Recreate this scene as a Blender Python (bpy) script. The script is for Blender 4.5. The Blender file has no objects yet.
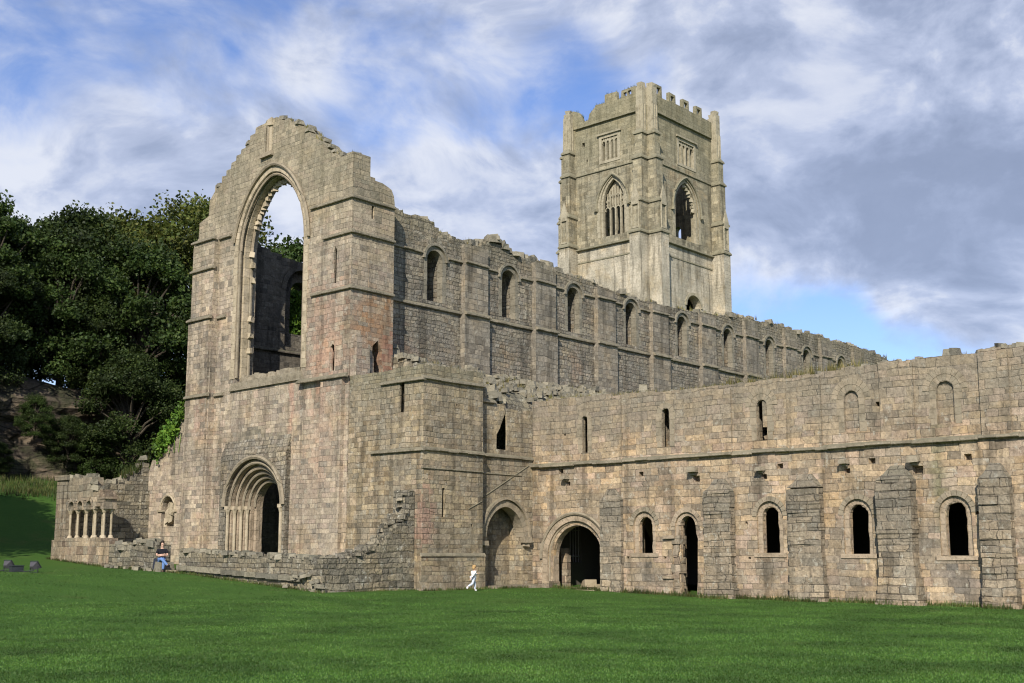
import bpy, bmesh, math, random
from mathutils import Vector, Matrix, noise, geometry
R = math.radians
random.seed(7)
S = bpy.context.scene
COL = S.collection

# ------------------------------------------------------------------ camera
cd = bpy.data.cameras.new('camera')
cam = bpy.data.objects.new('camera', cd); COL.objects.link(cam)
cd.sensor_width = 36.0; cd.lens = 1168 / 1024 * 36; cd.shift_y = 42.5 / 1024
cd.clip_start = .1; cd.clip_end = 3000
cam.location = (0, 0, 1.7)
cam.rotation_euler = (R(90 + 8.29), 0, R(41.91 - 90))
S.camera = cam
S.view_settings.view_transform = 'Standard'; S.view_settings.look = 'None'
S.view_settings.exposure = 0.30; S.view_settings.gamma = 1.0
S.view_settings.use_curve_mapping = False
S.render.engine = 'CYCLES'; S.cycles.pixel_filter_type = 'BLACKMAN_HARRIS'; S.cycles.filter_width = 1.15

# ------------------------------------------------------------------ sun + sky
SUN_EL = 32.5; SUN_HEAD = 31.0          # light travels towards heading 31 deg north of east
SUN_STRENGTH = 4.6; SKY_STRENGTH = 0.115; CLOUD_STRENGTH = 0.78
ld = bpy.data.lights.new('sun', 'SUN'); ld.energy = SUN_STRENGTH; ld.angle = R(.53); ld.color = (1.0, .93, .82)
sun = bpy.data.objects.new('sun', ld); COL.objects.link(sun)
tr = Vector((math.cos(R(SUN_HEAD)) * math.cos(R(SUN_EL)), math.sin(R(SUN_HEAD)) * math.cos(R(SUN_EL)), -math.sin(R(SUN_EL))))
sun.rotation_euler = tr.to_track_quat('-Z', 'Y').to_euler(); sun.location = (-20, -20, 60)


class NT:
    """tiny node-graph helper"""
    def __init__(s, tree): s.t = tree; s.n = tree.nodes; s.l = tree.links
    def node(s, kind, **kw):
        n = s.n.new(kind)
        for k, v in kw.items(): setattr(n, k, v)
        return n
    def put(s, sock, v):
        if isinstance(v, bpy.types.NodeSocket): s.l.new(v, sock)
        elif isinstance(v, (tuple, list)) and len(v) == 3 and sock.type == 'RGBA': sock.default_value = (*v, 1)
        else: sock.default_value = v
    def m(s, op, a, b=0.0, c=0.0, clamp=False):
        n = s.node('ShaderNodeMath', operation=op, use_clamp=clamp)
        s.put(n.inputs[0], a); s.put(n.inputs[1], b); s.put(n.inputs[2], c); return n.outputs[0]
    def vec(s, x, y, z):
        n = s.node('ShaderNodeCombineXYZ'); s.put(n.inputs[0], x); s.put(n.inputs[1], y); s.put(n.inputs[2], z); return n.outputs[0]
    def noise(s, v, scale, detail=3, rough=.55, dims='3D', col=False):
        n = s.node('ShaderNodeTexNoise', noise_dimensions=dims)
        if dims == '1D': s.put(n.inputs['W'], v)
        else: s.put(n.inputs['Vector'], v)
        n.inputs['Scale'].default_value = scale; n.inputs['Detail'].default_value = detail; n.inputs['Roughness'].default_value = rough
        return n.outputs['Color' if col else 'Fac']
    def ss(s, v, a, b, lo=0., hi=1.):
        n = s.node('ShaderNodeMapRange', interpolation_type='SMOOTHSTEP')
        s.put(n.inputs[0], v); n.inputs[1].default_value = a; n.inputs[2].default_value = b; n.inputs[3].default_value = lo; n.inputs[4].default_value = hi
        return n.outputs[0]
    def ramp(s, f, stops, interp='LINEAR'):
        n = s.node('ShaderNodeValToRGB'); n.color_ramp.interpolation = interp
        e = n.color_ramp.elements
        while len(e) < len(stops): e.new(.5)
        for i, (p, c) in enumerate(stops): e[i].position = p; e[i].color = (*c, 1)
        s.put(n.inputs[0], f); return n.outputs[0]
    def mix(s, f, a, b, mode='MIX'):
        n = s.node('ShaderNodeMix', data_type='RGBA', blend_type=mode)
        s.put(n.inputs[0], f); s.put(n.inputs[6], a); s.put(n.inputs[7], b); return n.outputs[2]


W = bpy.data.worlds.new('World'); S.world = W; W.use_nodes = True
W.node_tree.nodes.clear(); g = NT(W.node_tree)
sky = g.node('ShaderNodeTexSky', sky_type='NISHITA'); sky.sun_disc = False
sky.sun_elevation = R(SUN_EL); sky.sun_rotation = math.atan2(-math.cos(R(SUN_HEAD)), -math.sin(R(SUN_HEAD)))
sky.air_density = 1.0; sky.dust_density = .25; sky.ozone_density = 3.0
CLOUD = [(63.9, 18.2, 8, 0.65), (57.4, 17.5, 8, 0.6), (52.8, 25.4, 5, 0.3), (45.1, 25.4, 4, 0.6), (38.9, 25.9, 4, 0.6), (32.3, 24.6, 6, 0.4), (42.5, 18.6, 5, 0.8), (46.1, 16.5, 5, 0.4), (27.5, 20.4, 9, 0.6), (21.4, 19.4, 9, 0.6), (25.3, 15.2, 8, 0.7), (19.0, 14.6, 7, 0.6), (18.6, 10.2, 3, 0.5), (40.5, 16.8, 4, 0.5), (65.9, 15.8, 6, 0.3), (40.5, 22.0, 3.5, -0.65), (36.4, 22.7, 3, -0.6), (23.0, 9.6, 5.5, -1.7), (28.5, 10.6, 3.8, -1.3), (64.1, 23.1, 6, -0.1), (57.2, 23.9, 4, -0.6), (47.6, 21.9, 4, -0.6), (66.3, 22.9, 5, -0.5)]
DARK = [(22.5, 13.0, 7, 0.5), (28.0, 13.5, 5, 0.4), (18.5, 14.5, 5, 0.2), (19.0, 24.6, 5, 0.55), (31.2, 26.7, 4, 0.4), (61.0, 15.5, 4, 0.0), (36, 26, 3, .3), (24.5, 18.5, 3, .35)]
tc = g.node('ShaderNodeTexCoord'); dirv = tc.outputs['Generated']
def blobsum(L, start):
    acc = start
    for az, el, r, w in L:
        d = (math.cos(R(az)) * math.cos(R(el)), math.sin(R(az)) * math.cos(R(el)), math.sin(R(el)))
        n = g.node('ShaderNodeVectorMath', operation='DOT_PRODUCT'); g.put(n.inputs[0], dirv); n.inputs[1].default_value = d
        f = g.ss(n.outputs['Value'], math.cos(R(r * 1.35)), math.cos(R(r * .1)), 0, w)
        acc = g.m('ADD', acc, f)
    return acc
sp = g.node('ShaderNodeSeparateXYZ'); g.put(sp.inputs[0], dirv)
q = g.vec(sp.outputs[0], sp.outputs[1], g.m('MULTIPLY', sp.outputs[2], 1.7))
warp = g.node('ShaderNodeVectorMath', operation='MULTIPLY_ADD')
g.put(warp.inputs[0], g.noise(q, 4., 2, .5, col=True)); warp.inputs[1].default_value = (.16, .16, .16); g.put(warp.inputs[2], q)
n1 = g.noise(warp.outputs[0], 5.5, 10, .56)
n2 = g.noise(warp.outputs[0], 9., 7, .55)
n3 = g.noise(warp.outputs[0], 24., 6, .6)
cover = blobsum(CLOUD, g.m('ADD', g.m('MULTIPLY_ADD', n1, 3.5, -1.72), g.m('MULTIPLY', g.m('SUBTRACT', n3, .5), .8)))
alpha = g.ss(cover, -.48, .74, 0.0, 1.0)
alpha = g.m('MULTIPLY', alpha, .90)
dk = blobsum(DARK, g.m('ADD', g.m('MULTIPLY_ADD', n2, 5.5, -2.75), g.m('MULTIPLY', g.m('SUBTRACT', n3, .5), 1.2)))
dkf = g.m('ADD', g.ss(cover, .4, 1.5, 0, .22), g.m('MULTIPLY', g.ss(dk, -.6, 1.9), .95), clamp=True)
dkf = g.m('ADD', g.m('MULTIPLY', dkf, .85), g.m('ADD', g.m('MULTIPLY', g.m('SUBTRACT', n2, .5), .35), g.m('MULTIPLY', g.m('SUBTRACT', n3, .5), .35)), clamp=True)
ccol = g.ramp(dkf, [(0, (.86, .89, .97)), (.3, (.56, .625, .80)), (.62, (.40, .465, .63)), (1, (.30, .355, .49))])
bg1 = g.node('ShaderNodeBackground'); g.put(bg1.inputs[0], g.mix(1.0, sky.outputs[0], (.95, .98, 1.22), 'MULTIPLY')); bg1.inputs[1].default_value = SKY_STRENGTH
bg2 = g.node('ShaderNodeBackground'); g.put(bg2.inputs[0], ccol); bg2.inputs[1].default_value = CLOUD_STRENGTH
mx = g.node('ShaderNodeMixShader'); g.put(mx.inputs[0], alpha); g.l.new(bg1.outputs[0], mx.inputs[1]); g.l.new(bg2.outputs[0], mx.inputs[2])
wo = g.node('ShaderNodeOutputWorld'); g.l.new(mx.outputs[0], wo.inputs[0])

# ------------------------------------------------------------------ materials
def newmat(name):
    m = bpy.data.materials.new(name); m.use_nodes = True; m.node_tree.nodes.clear()
    g = NT(m.node_tree); out = g.node('ShaderNodeOutputMaterial'); b = g.node('ShaderNodeBsdfPrincipled')
    g.l.new(b.outputs[0], out.inputs[0]); b.inputs['Specular IOR Level'].default_value = .25
    return m, g, b, out

def masonry(name, cols, bw=.55, bh=.3, rough=.5, stain=.6, streak=.6, lichen=.4, mortar=(.09, .08, .065), patches=(), moss_z=None, lower=None, seed=0., bump=1.0, joint=.02, jdark=.5, tint=(1.04, 1.02, .985), grey=(.13, .125, .11)):
    """coursed rubble / ashlar: block cells from object position, joints, weathering"""
    m, g, b, out = newmat(name)
    tcn = g.node('ShaderNodeTexCoord'); P = tcn.outputs['Object']
    ge = g.node('ShaderNodeNewGeometry')
    sx = g.node('ShaderNodeSeparateXYZ'); g.put(sx.inputs[0], P)
    sn = g.node('ShaderNodeSeparateXYZ'); g.put(sn.inputs[0], ge.outputs['True Normal'])
    ax = g.m('ABSOLUTE', sn.outputs[0]); ay = g.m('ABSOLUTE', sn.outputs[1]); az = g.m('ABSOLUTE', sn.outputs[2])
    isx = g.m('GREATER_THAN', ax, ay)
    u = g.m('ADD', g.m('MULTIPLY', isx, sx.outputs[1]), g.m('MULTIPLY', g.m('SUBTRACT', 1., isx), sx.outputs[0]))
    top = g.m('GREATER_THAN', az, .75)
    v = g.m('ADD', g.m('MULTIPLY', g.m('SUBTRACT', 1., top), sx.outputs[2]), g.m('MULTIPLY', top, sx.outputs[1]))
    uv0 = g.vec(u, v, seed)
    v = g.m('ADD', v, g.m('MULTIPLY', g.m('SUBTRACT', g.noise(g.m('ADD', v, seed * 7), 1.1, 2, .5, '1D'), .5), .45))
    v = g.m('ADD', v, g.m('MULTIPLY', g.m('SUBTRACT', g.noise(uv0, .45, 2, .5), .5), .22 * rough + .05))
    v = g.m('ADD', v, g.m('MULTIPLY', g.m('SUBTRACT', g.noise(uv0, 2.2, 2, .5), .5), .09 * rough))
    vv = g.m('DIVIDE', v, bh); row = g.m('FLOOR', vv)
    wn = g.node('ShaderNodeTexWhiteNoise', noise_dimensions='1D'); g.put(wn.inputs['W'], g.m('ADD', row, seed))
    rr = wn.outputs['Value']
    uu = g.m('DIVIDE', u, g.m('MULTIPLY_ADD', rr, bw * .7, bw * .65))
    uu = g.m('ADD', uu, g.m('MULTIPLY', rr, 17.3))
    uu = g.m('ADD', uu, g.m('MULTIPLY', g.noise(g.vec(g.m('MULTIPLY', u, 1.1), g.m('MULTIPLY', row, 3.7), seed), 1.0, 2, .5), 1.5))
    uu = g.m('ADD', uu, g.m('MULTIPLY', g.m('SUBTRACT', g.noise(uv0, 4.5, 1, .5), .5), .3 * rough))
    colm = g.m('FLOOR', uu)
    fu = g.m('FRACT', uu); fv = g.m('FRACT', vv)
    du = g.m('MULTIPLY', g.m('MINIMUM', fu, g.m('SUBTRACT', 1., fu)), bw)
    dv = g.m('MULTIPLY', g.m('MINIMUM', fv, g.m('SUBTRACT', 1., fv)), bh)
    e = g.m('ADD', g.m('MINIMUM', du, dv), g.m('MULTIPLY', g.m('SUBTRACT', g.noise(P, 9, 3, .6), .5), .05 * rough + .01))
    jn = g.noise(P, .9, 2, .5)                                    # joints open here, tight there
    jw = g.m('MULTIPLY', g.ss(jn, .3, .7, .15, 1.6), joint)
    mr = g.m('DIVIDE', e, jw, clamp=True)
    mort = g.ss(mr, 0, 1)
    cell = g.node('ShaderNodeTexWhiteNoise', noise_dimensions='3D'); g.put(cell.inputs[0], g.vec(colm, row, g.m('ADD', isx, seed)))
    cv = cell.outputs['Value']
    stops = [(i / (len(cols) - 1) if len(cols) > 1 else 0, c) for i, c in enumerate(cols)]
    c = g.ramp(cv, stops)
    sc = g.node('ShaderNodeSeparateColor'); g.put(sc.inputs[0], cell.outputs['Color'])
    val = g.m('MULTIPLY', g.m('MULTIPLY_ADD', sc.outputs[1], .44, .82), g.ss(sc.outputs[0], .86, .90, 1., .70))
    c = g.mix(1., c, g.vec(val, val, val), 'MULTIPLY')
    if lower:                                                     # a paler stone below this height
        zc, lc, wd = lower
        f = g.ss(g.m('ADD', sx.outputs[2], g.m('MULTIPLY', g.noise(P, .5, 3), 1.2)), zc - wd, zc + wd, 1, 0)
        c = g.mix(g.m('MULTIPLY', f, .85), c, lc)
    for (px, py, pz, r, rz, pc, st) in patches:                  # burnt-red and ochre areas, pale repairs
        n = g.node('ShaderNodeVectorMath', operation='SUBTRACT'); g.put(n.inputs[0], P); n.inputs[1].default_value = (px, py, pz)
        n2_ = g.node('ShaderNodeVectorMath', operation='MULTIPLY'); g.put(n2_.inputs[0], n.outputs[0]); n2_.inputs[1].default_value = (1 / r, 1 / r, 1 / rz)
        ln = g.node('ShaderNodeVectorMath', operation='LENGTH'); g.put(ln.inputs[0], n2_.outputs[0])
        f = g.ss(g.m('ADD', ln.outputs['Value'], g.m('MULTIPLY', g.m('ADD', g.noise(P, .8, 3), sc.outputs[2]), .8)), .75, 1.75, st, 0)
        c = g.mix(f, c, pc)
    big = g.noise(P, .35, 4, .6)
    c = g.mix(g.m('MULTIPLY', g.ss(big, .40, .62), stain), c, g.mix(.6, c, grey))
    warm = g.noise(P, .5, 4, .6, col=True)
    sw_ = g.node('ShaderNodeSeparateColor'); g.put(sw_.inputs[0], warm)
    c = g.mix(g.ss(sw_.outputs[1], .5, .7, 0, .55), c, g.mix(1., c, (1.08, .96, .78), 'MULTIPLY'))
    c = g.mix(g.ss(sw_.outputs[2], .52, .7, 0, .5), c, g.mix(1., c, (.84, .84, .86), 'MULTIPLY'))
    med = g.noise(P, 1.7, 4, .65)
    c = g.mix(g.ss(med, .45, .75, 0, .5), c, g.mix(1., c, (.62, .60, .56), 'MULTIPLY'))
    st = g.noise(g.vec(g.m('MULTIPLY', u, 1.6), g.m('MULTIPLY', sx.outputs[2], .13), seed + 3), 1.0, 4, .6)
    c = g.mix(g.m('MULTIPLY', g.ss(st, .48, .64), streak), c, g.mix(1., c, (.40, .40, .39), 'MULTIPLY'))
    li = g.noise(P, 3.2, 5, .7)
    c = g.mix(g.m('MULTIPLY', g.ss(li, .57, .66), lichen), c, (.42, .41, .35))
    li2 = g.noise(P, 6.5, 4, .75)
    c = g.mix(g.m('MULTIPLY', g.ss(li2, .55, .66), lichen), c, (.10, .095, .08))
    if moss_z:
        z0, z1, mc, ms = moss_z
        f = g.ss(g.m('ADD', sx.outputs[2], g.m('MULTIPLY', g.m('SUBTRACT', g.noise(P, .9, 4), .5), 2.4)), z0, z1, 0, ms)
        c = g.mix(f, c, g.mix(.62, c, mc))
        c = g.mix(f, c, mc, 'MULTIPLY') if False else c
    fine = g.noise(P, 7, 6, .8)
    fv_ = g.m('MULTIPLY_ADD', g.ss(fine, .3, .7), .62, .68)
    c = g.mix(1., c, g.vec(fv_, fv_, fv_), 'MULTIPLY')
    c = g.mix(1., c, tint, 'MULTIPLY')
    upf = g.ss(sn.outputs[2], .4, .9, 0, .55)                     # lichen and soil on ledges
    c = g.mix(upf, c, (.13, .125, .075))
    c = g.mix(g.ss(mort, 0, 1, jdark, 0), c, mortar)
    pit = g.ss(g.noise(P, 5.0, 3, .7), .66, .72, 0, .75 * rough)
    c = g.mix(pit, c, (.045, .04, .033))
    g.put(b.inputs['Base Color'], c); b.inputs['Roughness'].default_value = .93
    h = g.m('ADD', g.m('MULTIPLY', mort, .30), g.m('MULTIPLY', sc.outputs[0], .5 * rough))
    h = g.m('ADD', h, g.m('MULTIPLY', g.noise(P, 5.5, 5, .65), .9 * rough + .15))
    bp = g.node('ShaderNodeBump'); bp.inputs['Strength'].default_value = .9 * bump; bp.inputs['Distance'].default_value = .07
    g.put(bp.inputs['Height'], h); g.l.new(bp.outputs[0], b.inputs['Normal'])
    return m

M = {}
M['west'] = masonry('west_front_stone', [(.345, .29, .22), (.40, .335, .25), (.315, .265, .21), (.41, .35, .26), (.36, .285, .225), (.325, .29, .235)],
    bw=.44, bh=.24, rough=.4, stain=.6, streak=.6, lichen=.35, seed=2., joint=.012, jdark=.3, moss_z=(14.5, 20.5, (.20, .185, .12), .8),
    patches=[(35.5, 43.6, 12.2, 2.6, 4.2, (.43, .265, .19), .75), (37.1, 41.8, 12.2, 2.0, 2.9, (.37, .205, .10), .85), (37.7, 41.8, 11.3, .8, 1.6, (.36, .17, .13), .7), (35.2, 46.2, 9.2, .35, 4.2, (.42, .24, .18), .6), (35.2, 44.5, 5.5, 2.2, 2.2, (.42, .31, .23), .5), (35.2, 43.6, 8.0, 1.5, 3.5, (.40, .27, .20), .5),
             (35.2, 53.5, 8.6, .9, 1.4, (.42, .24, .18), .5), (35.2, 49., 7.2, 3.2, 1.1, (.13, .125, .09), .75), (35.2, 38.4, 2.4, 1.9, 2.2, (.13, .12, .10), .6),
             (37.2, 41.8, 10.6, 1.1, 1.2, (.34, .18, .13), .5)])
M['aisle'] = masonry('aisle_stone', [(.29, .24, .16), (.35, .285, .185), (.24, .21, .155), (.32, .255, .175), (.27, .24, .18), (.36, .28, .175)],
    bw=.42, bh=.235, rough=.7, stain=.65, streak=.7, lichen=.4, seed=5., joint=.019, jdark=.4, moss_z=(8.2, 10.5, (.16, .155, .10), .9),
    patches=[(35.4, 36.8, 3.2, .85, 2.2, (.42, .25, .19), .8)])
M['nave'] = masonry('nave_stone', [(.25, .225, .175), (.31, .27, .20), (.21, .195, .16), (.27, .23, .18), (.235, .22, .185), (.33, .275, .20)],
    bw=.40, bh=.23, bump=1.5, rough=1.0, stain=.75, streak=.7, lichen=.4, seed=9., joint=.03, moss_z=(16.5, 20, (.17, .155, .09), .8),
    patches=[(39.5, 42.9, 11.5, 1.8, 1.8, (.34, .21, .155), .6), (47.5, 42.9, 12.6, 1., 1., (.33, .23, .13), .5), (53.5, 42.9, 12.8, 1., 1.2, (.32, .2, .13), .5)])
M['pilaster'] = masonry('pilaster_stone', [(.24, .21, .16), (.27, .235, .185), (.21, .19, .155), (.25, .22, .175)], bw=.6, bh=.3, rough=.35, stain=.6, streak=.7, lichen=.35, seed=11., joint=.016, moss_z=(17, 20, (.17, .155, .09), .8))
M['range'] = masonry('west_range_stone', [(.37, .29, .19), (.42, .325, .215), (.31, .255, .19), (.44, .325, .20), (.39, .295, .225), (.33, .275, .205), (.395, .305, .215)],
    bw=.60, bh=.275, rough=.65, stain=.65, streak=.7, lichen=.5, seed=14., joint=.017, jdark=.36, moss_z=(6.0, 8.0, (.18, .165, .13), .95),
    patches=[(43., 30.7, .9, 1.0, .7, (.13, .12, .10), .7), (43., 18., 1.6, 1.6, 1.8, (.15, .14, .12), .75), (43., 24.4, .9, 1.2, .8, (.15, .14, .12), .6), (43., 16.7, .7, 1.2, .9, (.14, .13, .12), .75), (43., 20.4, .5, 1.5, .6, (.15, .14, .12), .6),
             (43., 34.5, 4.4, 2.2, .8, (.40, .31, .19), .5), (43., 22.6, .7, .8, .6, (.14, .135, .12), .6), (43., 17.3, 4.4, .45, 3.0, (.15, .16, .08), .6)])
M['buttress'] = masonry('buttress_stone', [(.31, .255, .18), (.36, .29, .205), (.25, .22, .17), (.38, .31, .22), (.30, .255, .19)], bw=.8, bh=.29, rough=.85, stain=.6, streak=.5, lichen=.55, seed=17., joint=.035, bump=1.3,
    moss_z=(1.6, 4.2, (.125, .12, .10), .85), mortar=(.05, .045, .04))
M['tower'] = masonry('tower_stone', [(.29, .26, .18), (.33, .29, .20), (.265, .24, .17), (.31, .275, .185)], bw=.75, bh=.4, tint=(1.03, 1.02, 1.0), rough=.2, stain=.7, streak=.75, lichen=.25, seed=21., joint=.012,
    lower=(36.0, (.52, .47, .37), .4), moss_z=(42, 50, (.20, .185, .11), .8), patches=[(107., 70., 42.5, 5.5, 2.6, (.36, .27, .165), .6)], grey=(.17, .165, .125))
M['rubble'] = masonry('rubble_stone', [(.20, .18, .135), (.26, .23, .165), (.15, .14, .115), (.30, .265, .195), (.18, .17, .13)], bw=.5, bh=.26, rough=1.1, stain=.7, streak=.2, lichen=.7, seed=25., joint=.04, bump=1.5, mortar=(.045, .042, .035),
    patches=[])
M['galilee'] = masonry('porch_stone', [(.30, .245, .175), (.35, .28, .20), (.24, .21, .16), (.33, .25, .185)], bw=.55, bh=.33, rough=.5, stain=.5, streak=.5, lichen=.45, seed=29., joint=.022, moss_z=(4.3, 5.6, (.15, .145, .11), .8))
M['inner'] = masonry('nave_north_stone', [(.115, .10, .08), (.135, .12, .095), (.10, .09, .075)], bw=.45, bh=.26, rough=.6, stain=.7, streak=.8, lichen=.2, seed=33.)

def dressed(name, ca, cb, rough=.5):
    m, g, b, out = newmat(name)
    ge = g.node('ShaderNodeNewGeometry'); tcn = g.node('ShaderNodeTexCoord'); P = tcn.outputs['Object']
    c = g.mix(ge.outputs['Random Per Island'], ca, cb)
    n = g.noise(P, 2.0, 5, .65); c = g.mix(g.ss(n, .42, .7, 0, .75), c, g.mix(1., c, (.5, .49, .46), 'MULTIPLY'))
    n = g.noise(P, 8., 3, .65); c = g.mix(g.ss(n, .6, .7, 0, .4), c, (.10, .10, .085))
    n = g.noise(P, 5., 4, .65); c = g.mix(g.ss(n, .6, .72, 0, .35), c, (.40, .39, .33))
    sn = g.node('ShaderNodeSeparateXYZ'); g.put(sn.inputs[0], ge.outputs['True Normal'])
    c = g.mix(g.ss(sn.outputs[2], .3, .9, 0, .5), c, (.12, .12, .075))
    g.put(b.inputs['Base Color'], c); b.inputs['Roughness'].default_value = .92
    bp = g.node('ShaderNodeBump'); bp.inputs['Strength'].default_value = .7; bp.inputs['Distance'].default_value = .05 * rough * 2
    g.put(bp.inputs['Height'], g.noise(P, 7, 5, .65)); g.l.new(bp.outputs[0], b.inputs['Normal'])
    return m
M['trim'] = dressed('weathered_trim_stone', (.33, .27, .19), (.25, .215, .155))
M['cream'] = dressed('cream_dressed_stone', (.48, .40, .285), (.38, .32, .22))
M['string'] = dressed('string_course_stone', (.31, .265, .19), (.235, .205, .15), .9)
M['naveT'] = dressed('nave_trim_stone', (.27, .24, .18), (.21, .19, .145), .7)
M['rangeT'] = dressed('range_dressed_stone', (.41, .325, .23), (.33, .265, .19), .8)
M['towerT'] = dressed('tower_trim_stone', (.40, .355, .255), (.32, .285, .20))
M['towerS'] = dressed('tower_string_stone', (.27, .245, .165), (.23, .21, .145))
M['loose'] = dressed('loose_rubble_stone', (.29, .26, .19), (.15, .14, .11), 1.)

def plain(name, col, rough=.8, spec=.2, metal=0.):
    m, g, b, out = newmat(name); tcn = g.node('ShaderNodeTexCoord')
    n = g.noise(tcn.outputs['Object'], 12, 3, .6); f = g.m('MULTIPLY_ADD', n, .5, .75)
    g.put(b.inputs['Base Color'], g.mix(1., col, g.vec(f, f, f), 'MULTIPLY'))
    b.inputs['Roughness'].default_value = rough; b.inputs['Specular IOR Level'].default_value = spec; b.inputs['Metallic'].default_value = metal
    return m

def foliage(name, ca, cb, cc, trans=.22):
    m, g, b, out = newmat(name)
    ge = g.node('ShaderNodeNewGeometry'); tcn = g.node('ShaderNodeTexCoord')
    c = g.ramp(ge.outputs['Random Per Island'], [(0, ca), (.6, cb), (1, cc)])
    n = g.noise(tcn.outputs['Object'], .38, 3, .6); f = g.m('MULTIPLY_ADD', g.ss(n, .3, .7), .95, .5)
    c = g.mix(1., c, g.vec(f, f, f), 'MULTIPLY')
    g.put(b.inputs['Base Color'], c); b.inputs['Roughness'].default_value = .6
    t = g.node('ShaderNodeBsdfTranslucent'); g.put(t.inputs[0], g.mix(1., c, (1.2, 1.25, .6), 'MULTIPLY'))
    mx = g.node('ShaderNodeMixShader'); mx.inputs[0].default_value = trans
    g.l.new(b.outputs[0], mx.inputs[1]); g.l.new(t.outputs[0], mx.inputs[2]); g.l.new(mx.outputs[0], out.inputs[0])
    return m
M['leafA'] = foliage('dark_leaf', (.018, .032, .008), (.030, .048, .011), (.050, .068, .016))
M['leafB'] = foliage('olive_leaf', (.045, .065, .012), (.080, .100, .020), (.12, .12, .026))
M['leafC'] = foliage('green_leaf', (.022, .042, .009), (.036, .062, .013), (.062, .088, .020))
M['ivy'] = foliage('ivy_leaf', (.05, .11, .015), (.09, .17, .02), (.14, .22, .03))
M['weed'] = foliage('weed_blade', (.10, .11, .03), (.20, .17, .07), (.34, .27, .13), .3)
M['blade'] = foliage('lawn_blade', (.044, .102, .016), (.053, .114, .018), (.072, .124, .024), .1)
M['greenweed'] = foliage('green_weed_blade', (.05, .08, .02), (.08, .11, .03), (.16, .14, .05), .3)
m, g, b, out = newmat('bark'); tcn = g.node('ShaderNodeTexCoord')
g.put(b.inputs['Base Color'], g.ramp(g.noise(tcn.outputs['Object'], 4, 4), [(.3, (.035, .028, .02)), (.7, (.09, .075, .055))])); b.inputs['Roughness'].default_value = .95; M['bark'] = m

# lawn / hill grass
m, g, b, out = newmat('mown_grass'); tcn = g.node('ShaderNodeTexCoord'); P = tcn.outputs['Object']
c = g.ramp(g.noise(P, .22, 4, .6), [(.3, (.044, .104, .016)), (.55, (.053, .118, .018)), (.75, (.070, .128, .022))])
c = g.mix(g.ss(g.noise(P, .5, 4, .65), .56, .72, 0, .4), c, (.10, .12, .03))
c = g.mix(g.ss(g.noise(P, 3.5, 4, .7), .45, .75, 0, .25), c, (.030, .075, .012))
n = g.noise(P, 28, 4, .75); f = g.m('MULTIPLY_ADD', n, 1.2, .42); c = g.mix(1., c, g.vec(f, f, f), 'MULTIPLY')
g.put(b.inputs['Base Color'], c); b.inputs['Roughness'].default_value = .85; b.inputs['Specular IOR Level'].default_value = .15
bp = g.node('ShaderNodeBump'); bp.inputs['Strength'].default_value = .8; bp.inputs['Distance'].default_value = .08
g.put(bp.inputs['Height'], g.m('ADD', g.noise(P, 14, 4, .75), g.noise(P, 1.6, 3, .6))); g.l.new(bp.outputs[0], b.inputs['Normal']); M['grass'] = m
m, g, b, out = newmat('cliff_rock'); tcn = g.node('ShaderNodeTexCoord'); P = tcn.outputs['Object']
sp_ = g.node('ShaderNodeSeparateXYZ'); g.put(sp_.inputs[0], P)
lay = g.noise(g.vec(g.m('MULTIPLY', sp_.outputs[0], .25), g.m('MULTIPLY', sp_.outputs[1], .25), g.m('MULTIPLY', sp_.outputs[2], 1.6)), 1., 5, .6)
c = g.ramp(lay, [(.34, (.028, .023, .018)), (.5, (.095, .077, .056)), (.66, (.19, .145, .10))])
c = g.mix(g.ss(g.noise(P, .4, 4, .6), .48, .6, 0, .75), c, (.035, .042, .018))
vo = g.node('ShaderNodeTexVoronoi', feature='DISTANCE_TO_EDGE'); g.put(vo.inputs['Vector'], g.vec(g.m('MULTIPLY', sp_.outputs[0], .5), g.m('MULTIPLY', sp_.outputs[1], .3), sp_.outputs[2])); vo.inputs['Scale'].default_value = .8
c = g.mix(g.ss(vo.outputs['Distance'], 0, .06, .8, 0), c, (.015, .013, .01))
g.put(b.inputs['Base Color'], c); b.inputs['Roughness'].default_value = .95
bp = g.node('ShaderNodeBump'); bp.inputs['Strength'].default_value = 1.; bp.inputs['Distance'].default_value = .5
g.put(bp.inputs['Height'], g.m('ADD', lay, g.m('MULTIPLY', g.noise(P, 2.5, 5, .65), .5))); g.l.new(bp.outputs[0], b.inputs['Normal']); M['cliff'] = m
M['skin'] = plain('skin', (.52, .33, .24), .6); M['black_cloth'] = plain('black_cloth', (.012, .012, .016), .9); M['jeans'] = plain('blue_denim', (.12, .21, .42), .9)
M['white_cloth'] = plain('white_cloth', (.78, .78, .80), .9); M['pale_denim'] = plain('pale_denim', (.50, .54, .62), .9)
M['dark_hair'] = plain('dark_hair', (.025, .017, .012), .6); M['fair_hair'] = plain('fair_hair', (.42, .27, .12), .6)
M['greyb'] = plain('grey_bag', (.03, .035, .05), .8)
M['lamp_grey'] = plain('lamp_grey_metal', (.075, .072, .08), .45, .4); M['lamp_dark'] = plain('lamp_dark_metal', (.03, .035, .038), .5, .4)
M['lens'] = plain('lamp_glass', (.10, .11, .13), .25, .5)
M['iron'] = plain('iron', (.35, .34, .33), .5, .4)
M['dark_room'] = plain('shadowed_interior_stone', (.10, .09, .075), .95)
M['sand'] = plain('worn_paving', (.30, .25, .17), .95)

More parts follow.
